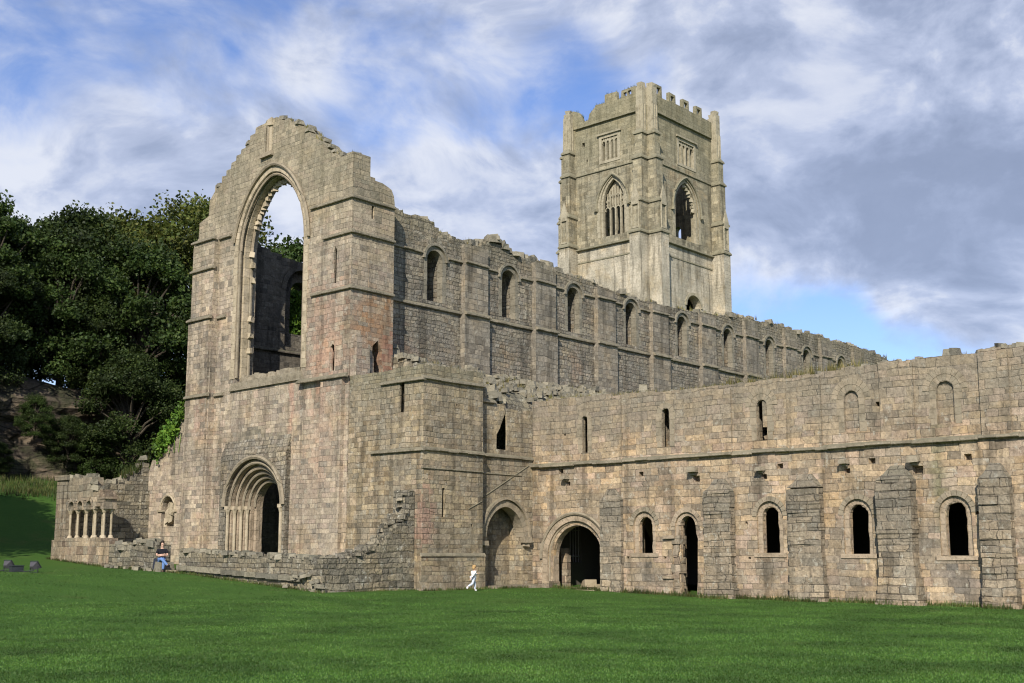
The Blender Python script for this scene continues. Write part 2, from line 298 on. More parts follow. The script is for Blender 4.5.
# ------------------------------------------------------------------ mesh helpers
class MB:
    def __init__(s): s.v = []; s.f = []
    def add(s, vs, fs):
        o = len(s.v); s.v += [tuple(v) for v in vs]; s.f += [tuple(i + o for i in f) for f in fs]
    def build(s, name, mat, parent=None, smooth=False, recalc=True):
        me = bpy.data.meshes.new(name); me.from_pydata(s.v, [], s.f); me.update()
        if recalc:
            bm = bmesh.new(); bm.from_mesh(me); bmesh.ops.recalc_face_normals(bm, faces=bm.faces); bm.to_mesh(me); bm.free()
        if smooth: me.polygons.foreach_set('use_smooth', [True] * len(me.polygons))
        me.materials.append(M[mat]); o = bpy.data.objects.new(name, me); COL.objects.link(o)
        if parent:
            o.parent = parent; o.location = -parent.location
        return o

def tag(o, label, cat, group=None):
    o['label'] = label; o['category'] = cat
    if group: o['group'] = group
    return o
def thing(name, label, cat, loc=(0, 0, 0), group=None):
    o = bpy.data.objects.new(name, None); COL.objects.link(o); o.location = loc; o.empty_display_size = .3
    return tag(o, label, cat, group)

def P3(pl, u, v, w): return (w, u, v) if pl == 'X' else (u, w, v)
def rnd(a): return random.uniform(-a, a)

def wall(mb, pl, outline, holes, w0, w1, back=True, front=True, side=True):
    loops = [[Vector((u, v, 0)) for u, v in outline]] + [[Vector((u, v, 0)) for u, v in h] for h in holes]
    tris = geometry.tessellate_polygon(loops)
    pts = [p for l in loops for p in l]; n = len(pts)
    vs = [P3(pl, p.x, p.y, w0) for p in pts] + [P3(pl, p.x, p.y, w1) for p in pts]
    fs = []
    if front: fs += [tuple(t) for t in tris]
    if back: fs += [tuple(i + n for i in t) for t in tris]
    o = 0
    if side:
        for l in loops:
            k = len(l)
            for i in range(k): a, b = o + i, o + (i + 1) % k; fs.append((a, b, b + n, a + n))
            o += k
    mb.add(vs, fs)

def arc(uc, half, zs, rise, n=14, t0=0., t1=1.):
    """points from the left springing over the crown to the right springing"""
    out = []
    for i in range(n + 1):
        t = t0 + (t1 - t0) * i / n
        if rise <= half + 1e-6 or abs(uc - 48.3) < 1e-6:      # the great west window is a stilted, barely pointed head
            a = math.pi * (1 - t); s_ = math.sin(a)
            if rise > half: s_ = s_ * .8 + .2 * (1 - abs(math.cos(a)) ** 1.5)
            out.append((uc + half * math.cos(a), zs + rise * s_))
        else:
            r = (half * half + rise * rise) / (2 * half); am = math.asin(min(1, rise / r))
            tt = t * 2 if t <= .5 else (1 - t) * 2
            a = am * tt; x = r - r * math.cos(a)
            x = min(x, half); z = r * math.sin(a)
            out.append((uc - half + x if t <= .5 else uc + half - x, zs + z))
    return out

def hole(uc, half, z0, zs, rise=None, jit=.015, n=14, step=.33):
    rise = half if rise is None else rise
    L = []; k = max(1, int((zs - z0) / step))
    for i in range(k): L.append((uc - half + (rnd(jit) if i else 0), z0 + (zs - z0) * i / k))
    A = [(u + rnd(jit), z + rnd(jit)) for u, z in arc(uc, half, zs, rise, n)]
    Rr = [(uc + half + (rnd(jit) if i < k else 0), zs - (zs - z0) * i / k) for i in range(1, k + 1)]
    return L + A + Rr
def rect(u0, u1, z0, z1, j=0.): return [(u0 + rnd(j), z0 + rnd(j)), (u1 + rnd(j), z0 + rnd(j)), (u1 + rnd(j), z1 + rnd(j)), (u0 + rnd(j), z1 + rnd(j))]

def box(mb, x0, x1, y0, y1, z0, z1, j=0.):
    vs = [(x + rnd(j), y + rnd(j), z + rnd(j)) for z in (z0, z1) for y in (y0, y1) for x in (x0, x1)]
    mb.add(vs, [(0, 1, 3, 2), (4, 6, 7, 5), (0, 4, 5, 1), (1, 5, 7, 3), (3, 7, 6, 2), (2, 6, 4, 0)])
def pbox(mb, pl, u0, u1, w0, w1, z0, z1, j=0.):
    if pl == 'X': box(mb, w0, w1, u0, u1, z0, z1, j)
    else: box(mb, u0, u1, w0, w1, z0, z1, j)

def ring(mb, pl, uc, hi, ho, zs, ri, w0, w1, nb=13, z0=None, gap=.006, jit=.008, t0=0., t1=1., ro=None, jh=.34, sides='LR'):
    """voussoirs round an arch, and jamb stones below the springing when z0 is given"""
    ro = ri + (ho - hi) if ro is None else ro
    for i in range(nb):
        a = t0 + (t1 - t0) * i / nb; b_ = t0 + (t1 - t0) * (i + 1) / nb; e = gap / max(ho, .3) / 3
        I = arc(uc, hi, zs, ri, 2, a + e, b_ - e); O = arc(uc, ho, zs, ro, 2, a + e, b_ - e); d = rnd(jit)
        prof = I + O[::-1]; n = len(prof)
        vs = [P3(pl, u, v, w0 + d) for u, v in prof] + [P3(pl, u, v, w1) for u, v in prof]
        mb.add(vs, [tuple(range(n)), tuple(range(n, 2 * n))] + [(k, (k + 1) % n, (k + 1) % n + n, k + n) for k in range(n)])
    if z0 is not None:
        for s, nm in ((-1, 'L'), (1, 'R')):
            if nm not in sides: continue
            z = z0
            while z < zs - .05:
                h = min(jh * random.uniform(.75, 1.3), zs - z)
                if zs - (z + h) < .12: h = zs - z
                ex = random.choice((0, 0, .06)) if ho - hi > .15 else 0
                a, b_ = sorted((uc + s * hi, uc + s * (ho + ex)))
                pbox(mb, pl, a, b_, w0 + rnd(jit), w1, z + gap, z + h - gap); z += h

def tube(mb, pts, r, n=7, closed=False, r1=None, cap=True):
    pts = [Vector(p) for p in pts]; k = len(pts); vs = []; fs = []
    for i, p in enumerate(pts):
        d = (pts[min(i + 1, k - 1)] - pts[max(i - 1, 0)]).normalized()
        up = Vector((0, 0, 1)) if abs(d.z) < .9 else Vector((1, 0, 0))
        a = d.cross(up).normalized(); b_ = d.cross(a)
        rr = r if r1 is None else r + (r1 - r) * i / (k - 1)
        for j in range(n): t = 2 * math.pi * j / n; vs.append(p + a * rr * math.cos(t) + b_ * rr * math.sin(t))
    for i in range(k - 1):
        for j in range(n): fs.append((i * n + j, i * n + (j + 1) % n, (i + 1) * n + (j + 1) % n, (i + 1) * n + j))
    if cap: fs += [tuple(range(n)), tuple(range((k - 1) * n, k * n))]
    mb.add(vs, fs)
def archroll(mb, pl, uc, half, zs, rise, w, r, n=18, t0=0, t1=1): tube(mb, [P3(pl, u, v, w) for u, v in arc(uc, half, zs, rise, n, t0, t1)], r, 6)

def string(mb, pl, u0, u1, z, w, proj=.14, h=.26, seg=.9, jit=.012, miss=0.):
    u = u0
    while u < u1 - 1e-3:
        e = min(u1, u + seg * random.uniform(.6, 1.3))
        if u1 - e < .25: e = u1
        if random.random() >= miss:
            d = rnd(jit); p = proj + rnd(jit * 2)
            prof = [(w + .05, z - h * .32), (w - p * .85, z - h * .36 + d), (w - p, z - h * .26 + d), (w - p, z + h * .02 + d), (w + .05, z + h * .52)]
            vs = [P3(pl, u + .004, b_, a) for a, b_ in prof] + [P3(pl, e - .004, b_, a) for a, b_ in prof]; n = 5
            mb.add(vs, [tuple(range(n)), tuple(range(n, 2 * n))] + [(k, (k + 1) % n, (k + 1) % n + n, k + n) for k in range(n)])
        u = e

def stone(mb, c, s, j=.22, rot=True):
    a = random.uniform(0, 6.28) if rot else rnd(.12); ca, sa = math.cos(a), math.sin(a); t = rnd(.35)
    vs = []
    for z in (-.5, .5):
        for y in (-.5, .5):
            for x in (-.5, .5):
                X = s[0] * x * (1 + rnd(j)); Y = s[1] * y * (1 + rnd(j)); Z = s[2] * (z * (1 + rnd(j)) + t * x)
                if z > 0: X *= .82; Y *= .82
                vs.append((c[0] + X * ca - Y * sa, c[1] + X * sa + Y * ca, c[2] + Z))
    mb.add(vs, [(0, 1, 3, 2), (4, 6, 7, 5), (0, 4, 5, 1), (1, 5, 7, 3), (3, 7, 6, 2), (2, 6, 4, 0)])

def interp(pr, u):
    if u <= pr[0][0]: return pr[0][1]
    for (a, za), (b_, zb) in zip(pr, pr[1:]):
        if u <= b_: return za + (zb - za) * (u - a) / max(b_ - a, 1e-6)
    return pr[-1][1]
def ruin(pr, lo=.3, hi=.75, amp=.12, q=None):
    """stepped broken-masonry edge that follows a profile"""
    u0, u1 = pr[0][0], pr[-1][0]; u = u0; out = []
    while u < u1 - .02:
        e = min(u1, u + random.uniform(lo, hi))
        if u1 - e < lo * .6: e = u1
        z = interp(pr, (u + e) / 2) + rnd(amp)
        if q: z = round(z / q) * q + rnd(.02)
        out += [(u + .012, z + rnd(.025)), (e - .012, z + rnd(.025))]; u = e
    return out
def topstones(mb, pl, pr, w0, w1, per=1.6, smax=.45, lift=.05):
    u = pr[0][0]
    while u < pr[-1][0]:
        u += random.expovariate(per); z = interp(pr, u)
        if u > pr[-1][0]: break
        s = random.uniform(.16, smax)
        w = random.uniform(w0 + .1, w1 - .1)
        stone(mb, P3(pl, u, z + s * .2 + lift, w), (s * 1.3, s, s * .75))
def tuft(mb, x, y, z, h=.3, n=10, sp=.12):
    for _ in range(n):
        a = random.uniform(0, 6.28); r = random.uniform(0, sp); bx, by = x + r * math.cos(a), y + r * math.sin(a)
        b2 = random.uniform(0, 6.28); l = h * random.uniform(.5, 1.2); wd = .012 + .02 * random.random(); t = l * random.uniform(.1, .6)
        dx, dy = math.cos(b2), math.sin(b2)
        mb.add([(bx - dy * wd, by + dx * wd, z - .05), (bx + dy * wd, by - dx * wd, z - .05), (bx + dx * t + dy * wd * .3, by + dy * t, z + l)], [(0, 1, 2)])
def tufts(mb, pl, pr, w0, w1, per=1.0, h=.3, u0=None, u1=None):
    u = pr[0][0] if u0 is None else u0; e = pr[-1][0] if u1 is None else u1
    while u < e:
        u += random.expovariate(per)
        if u > e: break
        p = P3(pl, u, interp(pr, u) + .03, random.uniform(w0, w1)); tuft(mb, *p, h * random.uniform(.6, 1.3))

# ------------------------------------------------------------------ ground
GP = [(-400, -.3), (-100, -.25), (14, -.2), (28, -.12), (37, .15), (47, .82), (54, 1.05), (60, 1.45), (66, 2.2), (80, 6.2), (86, 7.4), (90, 13.5), (110, 17.5), (200, 22), (420, 24)]
def gz(x, y):
    z = interp(GP, y)
    hill = max(0., y - 62)
    if y > 60: z += .5 * noise.noise((x * .06, y * .06, 3)) * min(1, hill / 10)
    return z + .05 * noise.noise((x * .12, y * .12, 0)) * (1 if x < 28 else .2)
def axis(lo, hi, dlo, dhi, st):
    a = []; t = lo
    while t < hi:
        a.append(t); t += st if dlo <= t < dhi else st * 12
    return a + [hi]
xs = axis(-420, 620, -24, 120, 1.5); ys = axis(-400, 420, -12, 108, 1.2)
mb = MB(); nx = len(xs)
mb.v = [(x, y, gz(x, y)) for y in ys for x in xs]
mb.f = [(j * nx + i, j * nx + i + 1, (j + 1) * nx + i + 1, (j + 1) * nx + i) for j in range(len(ys) - 1) for i in range(nx - 1)]
o = mb.build('ground', 'grass', smooth=True, recalc=False); o['kind'] = 'structure'
# cliff
mb = MB(); cx = [-70 + i * .7 for i in range(330)]; zz = [4 + i * .45 for i in range(27)]
for z in zz:
    for x in cx:
        led = noise.noise((x * .03, 0, z * .55)) * 1.2 + abs(noise.noise((x * .22, 5, z * .35))) * 1.6 + noise.noise((x * .6, 9, z * 1.1)) * .5
        if math.floor(z / 1.7) % 2: led += .35
        topz = 14.6 + 1.2 * noise.noise((x * .09, 1, 1))
        back = max(0, z - topz) * 3
        mb.v.append((x, 86.2 - led + (z - 5) * .12 + back, min(z, topz + .4)))
n = len(cx); mb.f = [(j * n + i, j * n + i + 1, (j + 1) * n + i + 1, (j + 1) * n + i) for j in range(len(zz) - 1) for i in range(n - 1)]
o = mb.build('cliff', 'cliff', recalc=False); o['kind'] = 'structure'

# ================================================================== CHURCH
XW, XC, YL, YR, YT, YN = 35.21, 43.05, 36.85, 37.3, 41.87, 42.92
church = thing('ruined_church', 'roofless church ruin with stepped gable, huge empty west window and long pilastered nave wall', 'church', (45, 48, 0))
T = 1.1
# --- west wall
gable_r = [(55.36, 18.66), (54.92, 19.04), (54.9, 19.89), (54.06, 20.11), (53.99, 21.0), (53.54, 21.45), (53.5, 21.75), (52.92, 21.75), (52.9, 22.1), (52.5, 22.1), (52.48, 22.4), (52.08, 22.4), (52.06, 22.72), (51.64, 22.72), (51.62, 23.0), (51.2, 23.02), (51.18, 23.27), (50.81, 23.29), (50.79, 23.53), (50.42, 23.55), (50.4, 23.84), (49.95, 23.85), (49.93, 24.15), (49.45, 24.17), (49.2, 24.2), (48.7, 24.3), (48.12, 24.28), (47.62, 24.0), (47.1, 23.88), (46.9, 23.68), (46.5, 23.6), (46.14, 23.32), (45.9, 23.25), (45.63, 22.92), (45.3, 22.75), (45.1, 22.42), (44.67, 22.22), (44.3, 22.05), (44.1, 21.75), (43.76, 21.42), (43.4, 21.2), (43.1, 21.1), (42.82, 20.9), (42.4, 20.85), (42.38, 20.98), (YT + .02, 20.95)]
gable_r = [(u + rnd(.02), z + rnd(.03)) for u, z in gable_r[:-1]] + [gable_r[-1]]
left = [(59.0, -.2), (59.0, 6.3), (58.7, 6.9), (58.0, 6.95), (57.9, 7.2), (57.3, 7.25), (57.2, 7.7), (56.6, 7.75), (56.5, 8.3), (56.1, 8.4), (56.0, 9.1), (55.75, 9.2), (55.7, 9.9), (55.42, 10.0), (55.40, 18.4)]
outl = [(YT + .02, -.2)] + left + gable_r
winF = hole(48.3, 2.8, 10.4, 17.6, 3.75, .01, 30); winB = hole(48.3, 2.72, 10.75, 17.6, 3.65, .02, 30)
porF = hole(48.68, 2.25, 1.25, 4.1, 2.25, .004, 24)
niche = hole(56.9, .66, 3.2, 4.1, .72, .03, 10)
slitA = [(42.96, 14.61), (43.16, 14.62), (43.17, 16.25), (43.07, 16.45), (42.97, 16.3)]
slitB = [(42.97, 10.34), (43.17, 10.36), (43.2, 10.8), (43.14, 11.2), (43.28, 11.5), (43.16, 11.65), (43.02, 11.6), (42.98, 11.2)]
mb = MB()
wall(mb, 'X', outl, [winF, porF, niche, slitA, slitB], XW, XW + .1, back=False)
wall(mb, 'X', outl, [winF, porF, niche, hole(43.15, .24, 14.5, 16.4), hole(43.2, .24, 10.3, 11.6)], XW + .1, XW + .5, back=False)
porB = hole(48.68, 1.92, 1.25, 4.1, 1.92, .004, 20)
wall(mb, 'X', outl, [winB, porB, hole(43.2, .4, 14.3, 16.4), hole(43.2, .4, 10.1, 11.6)], XW + .5, XW + T)
# north corner buttress, window-flanking buttress, south corner pilaster
wall(mb, 'X', [(52.85, .3), (54.86, .3), (54.86, 18.35), (54.6, 18.6), (52.85, 18.55)], [], XW - .34, XW + .02)
wall(mb, 'X', [(53.0, .3), (54.92, .3), (54.92, 14.15), (52.95, 14.15)], [], XW - .44, XW - .32)
wall(mb, 'X', [(42.2, 1.0), (43.75, 1.0), (43.7, 9.9), (42.14, 9.9)], [], XW - .22, XW + .02)
mb.build('west_wall', 'west', church)
# gable projection shoulder + turret
mb = MB()
tt = [(XW + .02, 20.9), (35.75, 20.85), (35.78, 20.2), (36.1, 20.22), (36.14, 19.98), (36.6, 19.95), (36.62, 19.82), (37.1, 19.8), (37.5, 19.68), (37.7, 19.6), (37.86, 19.3), (37.92, 18.95)]
tt2 = [p for p in tt if p[0] > XW + T]
wall(mb, 'Y', [(XW + T, 0), (37.92, 0), (37.92, 18.95)] + tt2[::-1][1:] + [(XW + T, 19.95)], [rect(36.42, 36.58, 17.86, 18.51), [(36.55, 9.9), (37.3, 9.9), (37.32, 10.6), (37.2, 11.0), (37.25, 11.4), (36.95, 11.9), (36.62, 11.6), (36.6, 10.8)]], YT, YT + .6)
wall(mb, 'Y', [(XW + .03, 17), (XW + T, 17), (XW + T, 19.95), (36.1, 20.22), (35.78, 20.2), (35.75, 20.85), (XW + .03, 20.9)], [], YT, YT + .3, side=False, back=False)
box(mb, 37.3, 37.92, YT + .6, 44.3, 0, 18.9); box(mb, XW + T, 37.3, 43.5, 44.3, 0, 19.1); box(mb, XW + T, 37.3, YT + .6, 43.5, 18.2, 18.6)
mb.build('stair_turret', 'west', church)
# pit in the turret wall (broken masonry beside the low opening)
mb = MB(); wall(mb, 'Y', [(35.25, 9.9), (36.1, 9.9), (36.08, 11.5), (35.9, 11.6), (35.86, 11.9), (35.25, 11.95)], [], YT - .45, YT + .01)
wall(mb, 'Y', [(36.1, 9.9), (36.55, 9.9), (36.5, 11.0), (36.3, 11.6), (36.12, 11.6)], [], YT - .22, YT + .01)
mb.build('buttress', 'west', church)
# string courses of the west front and turret
for z, a in ((18.72, 45.0), (17.0, 43.95), (14.28, 44.8), (10.0, 45.45)):
    mb = MB(); string(mb, 'X', YT - .13, a, z, XW - (.22 if z < 10.1 else 0), jit=.006)
    if z > 10.1: string(mb, 'Y', XW - .1, 37.92, z, YT, jit=.006)
    mb.build('string_course', 'string', church)
for z in (18.62, 17.0, 14.25, 10.05):
    mb = MB(); string(mb, 'X', 52.75, 54.95, z, XW - (.34 if z > 15 else .44), jit=.006)
    if z != 17.0: string(mb, 'X', 51.75 if z > 15 else 52.0, 52.8, z, XW, jit=.01)
    mb.build('string_course', 'string', church)
# west window dressings
mb = MB()
ring(mb, 'X', 48.3, 2.82, 3.12, 17.6, 3.77, XW - .03, XW + .3, 30, 10.75, jh=.5, sides='LR', jit=.004)
ring(mb, 'X', 48.3, 2.62, 2.82, 17.6, 3.55, XW + .30, XW + .62, 30, 10.75, jh=.5, jit=.004)
mb.build('window_arch', 'cream', church)
mb = MB()
archroll(mb, 'X', 48.3, 3.22, 17.3, 4.45, XW - .1, .10, 26, 0, .93)
for s in (-1, 1): tube(mb, [(XW + .08, 48.3 + s * 2.74, 10.8), (XW + .08, 48.3 + s * 2.74, 17.6)], .08); tube(mb, [(XW + .72, 48.3 + s * 2.62, 10.8), (XW + .72, 48.3 + s * 2.62, 17.6)], .09)
archroll(mb, 'X', 48.3, 2.70, 17.6, 3.65, XW + .1, .08, 26); archroll(mb, 'X', 48.3, 2.58, 17.6, 3.5, XW + .72, .09, 26)
mb.build('window_moulding', 'trim', church)
mb = MB()                                                    # broken stubs of cusped tracery left round the head
for i, (u, z) in enumerate(arc(48.3, 2.5, 17.6, 3.4, 34)):
    if 1 < i < 30: stone(mb, (XW + .72, u, z), (.22, .30, .24 + rnd(.08)), .3)
for z in (12.3, 14.0, 16.1, 16.9, 17.5, 13.1): stone(mb, (XW + .7, 50.78 + rnd(.04), z), (.22, .3, .3), .3)
mb.build('tracery_stub', 'cream', church)
mb = MB()
wall(mb, 'X', [(45.2, 10.15), (51.4, 10.1), (51.2, 10.5), (45.5, 10.6)], [], XW - .12, XW + .3)
for i in range(16): y = 45.6 + i * .35; stone(mb, (XW + .42 + rnd(.1), y, 10.72 + rnd(.06)), (.5, .42, .3), .2, False)
mb.build('window_sill', 'string', church)
# gable slot with its little pier
mb = MB(); 
for y in (48.72, 48.98): tube(mb, [(XW - .05, y, 22.5), (XW - .05, y, 23.9)], .06)
box(mb, XW - .2, XW + .05, 48.3, 49.3, 22.25, 22.5, .03); mb.build('gable_niche', 'trim', church)
mb = MB(); box(mb, XW - .03, XW + .02, 48.45, 48.68, 22.5, 24.1); box(mb, XW - .12, XW + .02, 48.4, 48.8, 23.95, 24.3, .04); mb.build('gable_niche', 'cream', church)
# portal: projecting surround, receding orders, shafts
DEP = .3
mb = MB()
g_out = [(46.15, 1.2), (51.6, 1.2), (51.62, 6.55), (51.3, 6.75), (46.4, 6.75), (46.13, 6.55)]
wall(mb, 'X', g_out, [hole(48.68, 2.37, 1.25, 4.1, 2.34, .004, 24)], XW - .30, XW + .01, back=False)
vs = [(XW - .30, 46.13, 6.6), (XW - .30, 51.62, 6.6), (XW + .0, 51.62, 7.45), (XW + .0, 46.13, 7.55), (XW + .05, 46.13, 6.6), (XW + .05, 51.62, 6.6)]
mb.add(vs, [(0, 1, 2, 3), (0, 3, 4), (1, 5, 2)])
mb.build('doorway_surround', 'nave', church)
mb = MB(); mr = MB()
orders = [(2.34, XW - .30), (2.09, XW - .05), (1.86, XW + .18), (1.65, XW + .40), (1.46, XW + .62)]
for k, (r_, w_) in enumerate(orders):
    ring(mb, 'X', 48.68, r_ - .26, r_ + .01, 4.1, r_ - .26, w_ + .17, w_ + .36, 18, 1.25, jh=.5, jit=.002, ro=r_ + .01)
    archroll(mr, 'X', 48.68, r_ - .20, 4.1, r_ - .20, w_ + .10, .075, 22)
    for s in (-1, 1):
        if k in (0, 1, 2, 3):
            yy = 48.68 + s * (r_ - .13); ww = w_ + .05; ms = MB()
            tube(ms, [(ww, yy, 1.5), (ww, yy, 3.75)], .085, 8); tube(ms, [(ww, yy, 3.72), (ww, yy, 3.95)], .09, 8, r1=.15); box(ms, ww - .13, ww + .13, yy - .14, yy + .14, 3.95, 4.12); box(ms, ww - .13, ww + .13, yy - .14, yy + .14, 1.3, 1.5); ms.build('doorway_shaft', 'cream', church)
archroll(mr, 'X', 48.68, 2.47, 4.1, 2.42, XW - .36, .11, 24)
wall(mb, 'X', rect(46.0, 51.6, .8, 7.0), [hole(48.68, 1.22, 1.3, 4.1, 1.22, .02, 14)], XW + .98, XW + 1.16)
mb.build('doorway_arch', 'rangeT', church); mr.build('arch_roll', 'trim', church)
mb = MB()                                                    # niche with weathered carving
wall(mb, 'X', rect(56.0, 57.8, 3.0, 5.1), [], XW + .47, XW + .495)
for (y, z, a, b_, c_) in ((57.05, 3.75, .3, .32, .7), (56.7, 4.05, .3, .4, .45), (56.75, 3.7, .28, .3, .5), (57.2, 3.4, .25, .25, .4), (56.95, 4.35, .22, .22, .3), (56.65, 4.35, .2, .22, .2)): stone(mb, (XW + .15, y, z), (a, b_, c_), .3)
archroll(mb, 'X', 56.9, .74, 4.1, .80, XW - .02, .07, 12); pbox(mb, 'X', 56.0, 56.4, XW - .1, XW + .2, 3.98, 4.1, .02); pbox(mb, 'X', 57.45, 57.85, XW - .1, XW + .2, 3.98, 4.1, .02)
mb.build('niche_carving', 'cream', church)

# --- nave south wall (clerestory)
BAY = 5.78
ntop = [(37.9, 18.95), (38.96, 19.23), (39.41, 19.01), (40.86, 19.1), (41.73, 18.89), (42.56, 18.45), (44.01, 18.36), (45.19, 18.45), (45.91, 18.85), (46.82, 18.8), (47.65, 18.5), (48.93, 18.42), (50.43, 18.5), (50.97, 18.33), (53.01, 18.21), (54.94, 18.18), (56.95, 17.96), (60.12, 17.9), (63.51, 17.95), (67.14, 18.1), (69.71, 18.3), (72.96, 18.69), (74.8, 18.75), (76.08, 18.4), (76.2, 18.8), (80.4, 18.9), (80.6, 18.6), (83.77, 19.0), (86.29, 18.8), (88.95, 18.94), (92.64, 18.84), (96.55, 18.73), (97.6, 18.3)]
top_pts = ruin(ntop, .3, .8, .07)
outl = [(37.92, 4)] + [(97.6, 4)] + top_pts[::-1]
hf = [hole(41.75 + BAY * k, .62, 14.75, 16.93, .62, .012, 12) for k in range(10)]
hb = [hole(41.77 + BAY * k, .55, 14.8, 16.9, .56, .015, 10) for k in range(10)]; hc = [hole(41.62 + BAY * k, .28, 14.9, 16.8, .28, .015, 10) for k in range(10)]
mb = MB(); wall(mb, 'Y', outl, hf, YN, YN + .42, back=False); wall(mb, 'Y', outl, hb, YN + .42, YN + 1.1, back=False); wall(mb, 'Y', outl, hc, YN + 1.1, YN + 1.4)
mb.build('nave_wall', 'nave', church)
for k in range(9):
    mb = MB(); c = 44.66 + BAY * k; t = interp(ntop, c) - .15
    box(mb, c - .9, c + .9, YN - .28, YN + .03, 14.4, t - .05); box(mb, c - .98, c + .98, YN - .34, YN + .03, 9, 14.397)
    mb.build('pilaster', 'pilaster', church)
ms = MB(); mu = MB()
for k in range(10):
    c = 41.75 + BAY * k; e = 44.66 + BAY * k; mh = MB()
    ring(mh, 'Y', c, .56, .78, 16.93, .56, YN - .008, YN + .38, 9, 14.75, jh=.32)
    ring(mh, 'Y', c, .78, .91, 16.95, .78, YN - .13, YN + .05, 9)
    mh.build('window_arch', 'naveT', church)
    for a, b_, w in ((c + .98, e - .9, YN), (e - .9, e + .9, YN - .28), (e + .9, c + BAY - .98, YN)):
        if a < 97: string(mu, 'Y', a, min(b_, 97.5), 17.25, w, .13, .22, miss=.04)
    for a, b_, w in ((c - 1.9 if k else 37.92, e - .98, YN), (e - .98, e + .98, YN - .34), (e + .98, c + BAY - 1.9, YN)):
        if a < 97: string(ms, 'Y', a, min(b_, 97.5), 14.42, w, .16, .28)
string(mu, 'Y', 37.92, 40.8, 17.25, YN, .13, .22)
ms.build('string_course', 'string', church); mu.build('string_course', 'string', church)
mb = MB(); topstones(mb, 'Y', ntop, YN, YN + 1.3, 3.2, .5, 0)
for _ in range(46): u = random.uniform(44.6, 52.5); s = random.uniform(.25, .55); stone(mb, (u, YN + random.uniform(.1, 1.0), interp(ntop, u) + random.uniform(0, .22)), (s * 1.3, s, s * .7))
for _ in range(14): u = random.uniform(45.7, 48.); s = random.uniform(.3, .6); stone(mb, (u, YN + random.uniform(.1, 1.0), interp(ntop, u) + random.uniform(.1, .5)), (s * 1.3, s, s * .7))
# stones on the west gable
for i in range(len(gable_r) - 1):
    (a, za), (b_, zb) = gable_r[i], gable_r[i + 1]
    if abs(a - b_) > .25 and a < 54.5: stone(mb, (XW + .3 + rnd(.2), (a + b_) / 2, max(za, zb) - .04), (.42, .34, .22), .25, False)
mb.build('wall_top_rubble', 'loose', church)['kind'] = 'stuff'
# --- nave north wall seen through the west window
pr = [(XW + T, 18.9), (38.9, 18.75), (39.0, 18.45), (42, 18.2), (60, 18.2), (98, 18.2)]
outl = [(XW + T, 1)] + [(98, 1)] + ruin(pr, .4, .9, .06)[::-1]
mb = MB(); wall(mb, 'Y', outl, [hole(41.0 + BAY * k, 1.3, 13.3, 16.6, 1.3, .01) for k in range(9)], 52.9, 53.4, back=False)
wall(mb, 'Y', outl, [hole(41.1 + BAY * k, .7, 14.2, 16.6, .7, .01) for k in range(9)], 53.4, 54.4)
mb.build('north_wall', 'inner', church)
mb = MB(); string(mb, 'Y', 36.4, 60, 13.0, 52.9)
for k in range(4): ring(mb, 'Y', 41. + BAY * k, 1.3, 1.6, 16.6, 1.3, 52.84, 53.1, 11)
mb.build('string_course', 'inner', church)
mb = MB(); box(mb, 98, 99.2, 42.9, 54.4, 0, 15); mb.build('crossing_wall', 'inner', church)

# --- south aisle
atop_w = [(YL, 9.95), (38.2, 10.0), (39.6, 9.95), (41.85, 9.98)]
mb = MB()
wall(mb, 'X', [(YL, -.1), (YT + .02, -.1)] + ruin(atop_w, .35, .7, .04)[::-1], [hole(38.24, .15, 7.97, 9.2, .15, .02, 5), rect(37.62, 37.78, 5.45, 5.7, .03), rect(37.66, 37.84, 6.15, 6.35, .03)], XW + .03, XW + .12, back=False)
wall(mb, 'X', [(YL + .02, -.1), (YT + .02, -.1), (YT + .02, 9.8), (YL + .02, 9.8)], [hole(38.3, .3, 7.9, 9.2, .2), rect(37.62, 37.78, 5.45, 5.7, .03), rect(37.66, 37.84, 6.15, 6.35, .03)], XW + .12, XW + .5, back=False)
wall(mb, 'X', [(YL + .02, -.1), (YT + .02, -.1), (YT + .02, 9.8), (YL + .02, 9.8)], [hole(38.24, .4, 7.8, 9.2, .3)], XW + .5, XW + 1.0)
mb.build('aisle_west_wall', 'aisle', church)
pa = [(XW + .04, 10.0), (36.8, 10.05), (37.8, 10.0), (39.05, 10.02)]
hs = [rect(36.44, 36.60, 3.32, 4.6), [(35.62, 3.6), (36.0, 3.5), (36.02, 3.2), (35.85, 3.0), (36.0, 2.7), (35.8, 2.3), (35.95, 2.1), (36.05, 1.95), (35.8, 1.82), (35.72, 2.2), (35.6, 2.6), (35.75, 3.0)], rect(38.28, 38.4, 2.9, 3.05, .02), rect(37.3, 37.38, 8.3, 8.42, .02)]
mb = MB()
wall(mb, 'Y', [(XW + .04, -.1), (39.05, -.1)] + ruin(pa, .35, .7, .04)[::-1], hs, YL, YL + .09, back=False)
wall(mb, 'Y', [(XW + .06, -.1), (39.05, -.1), (39.05, 9.8), (XW + .06, 9.8)], [rect(36.4, 36.8, 3.2, 4.7)] + hs[1:], YL + .09, YL + .4, back=False)
wall(mb, 'Y', [(XW + .06, -.1), (39.05, -.1), (39.05, 9.8), (XW + .06, 9.8)], [rect(36.2, 36.9, 3.1, 4.8)], YL + .4, YL + 1.2)
box(mb, XW - .1, 39.12, YL - .12, YL + .02, -.1, 1.55, .01)
ps = [(39.05, 9.6), (39.6, 9.4), (39.8, 8.95), (40.9, 8.75), (41.5, 8.62), (43.06, 8.6)]
lanc = [(40.45, 6.62), (41.2, 6.6), (41.22, 7.4), (41.2, 8.05), (41.12, 8.5), (40.9, 8.05), (40.68, 7.6), (40.47, 7.3)]
arch_h = hole(41.05, 1.32, -.2, 2.5, 1.42, .012, 20)
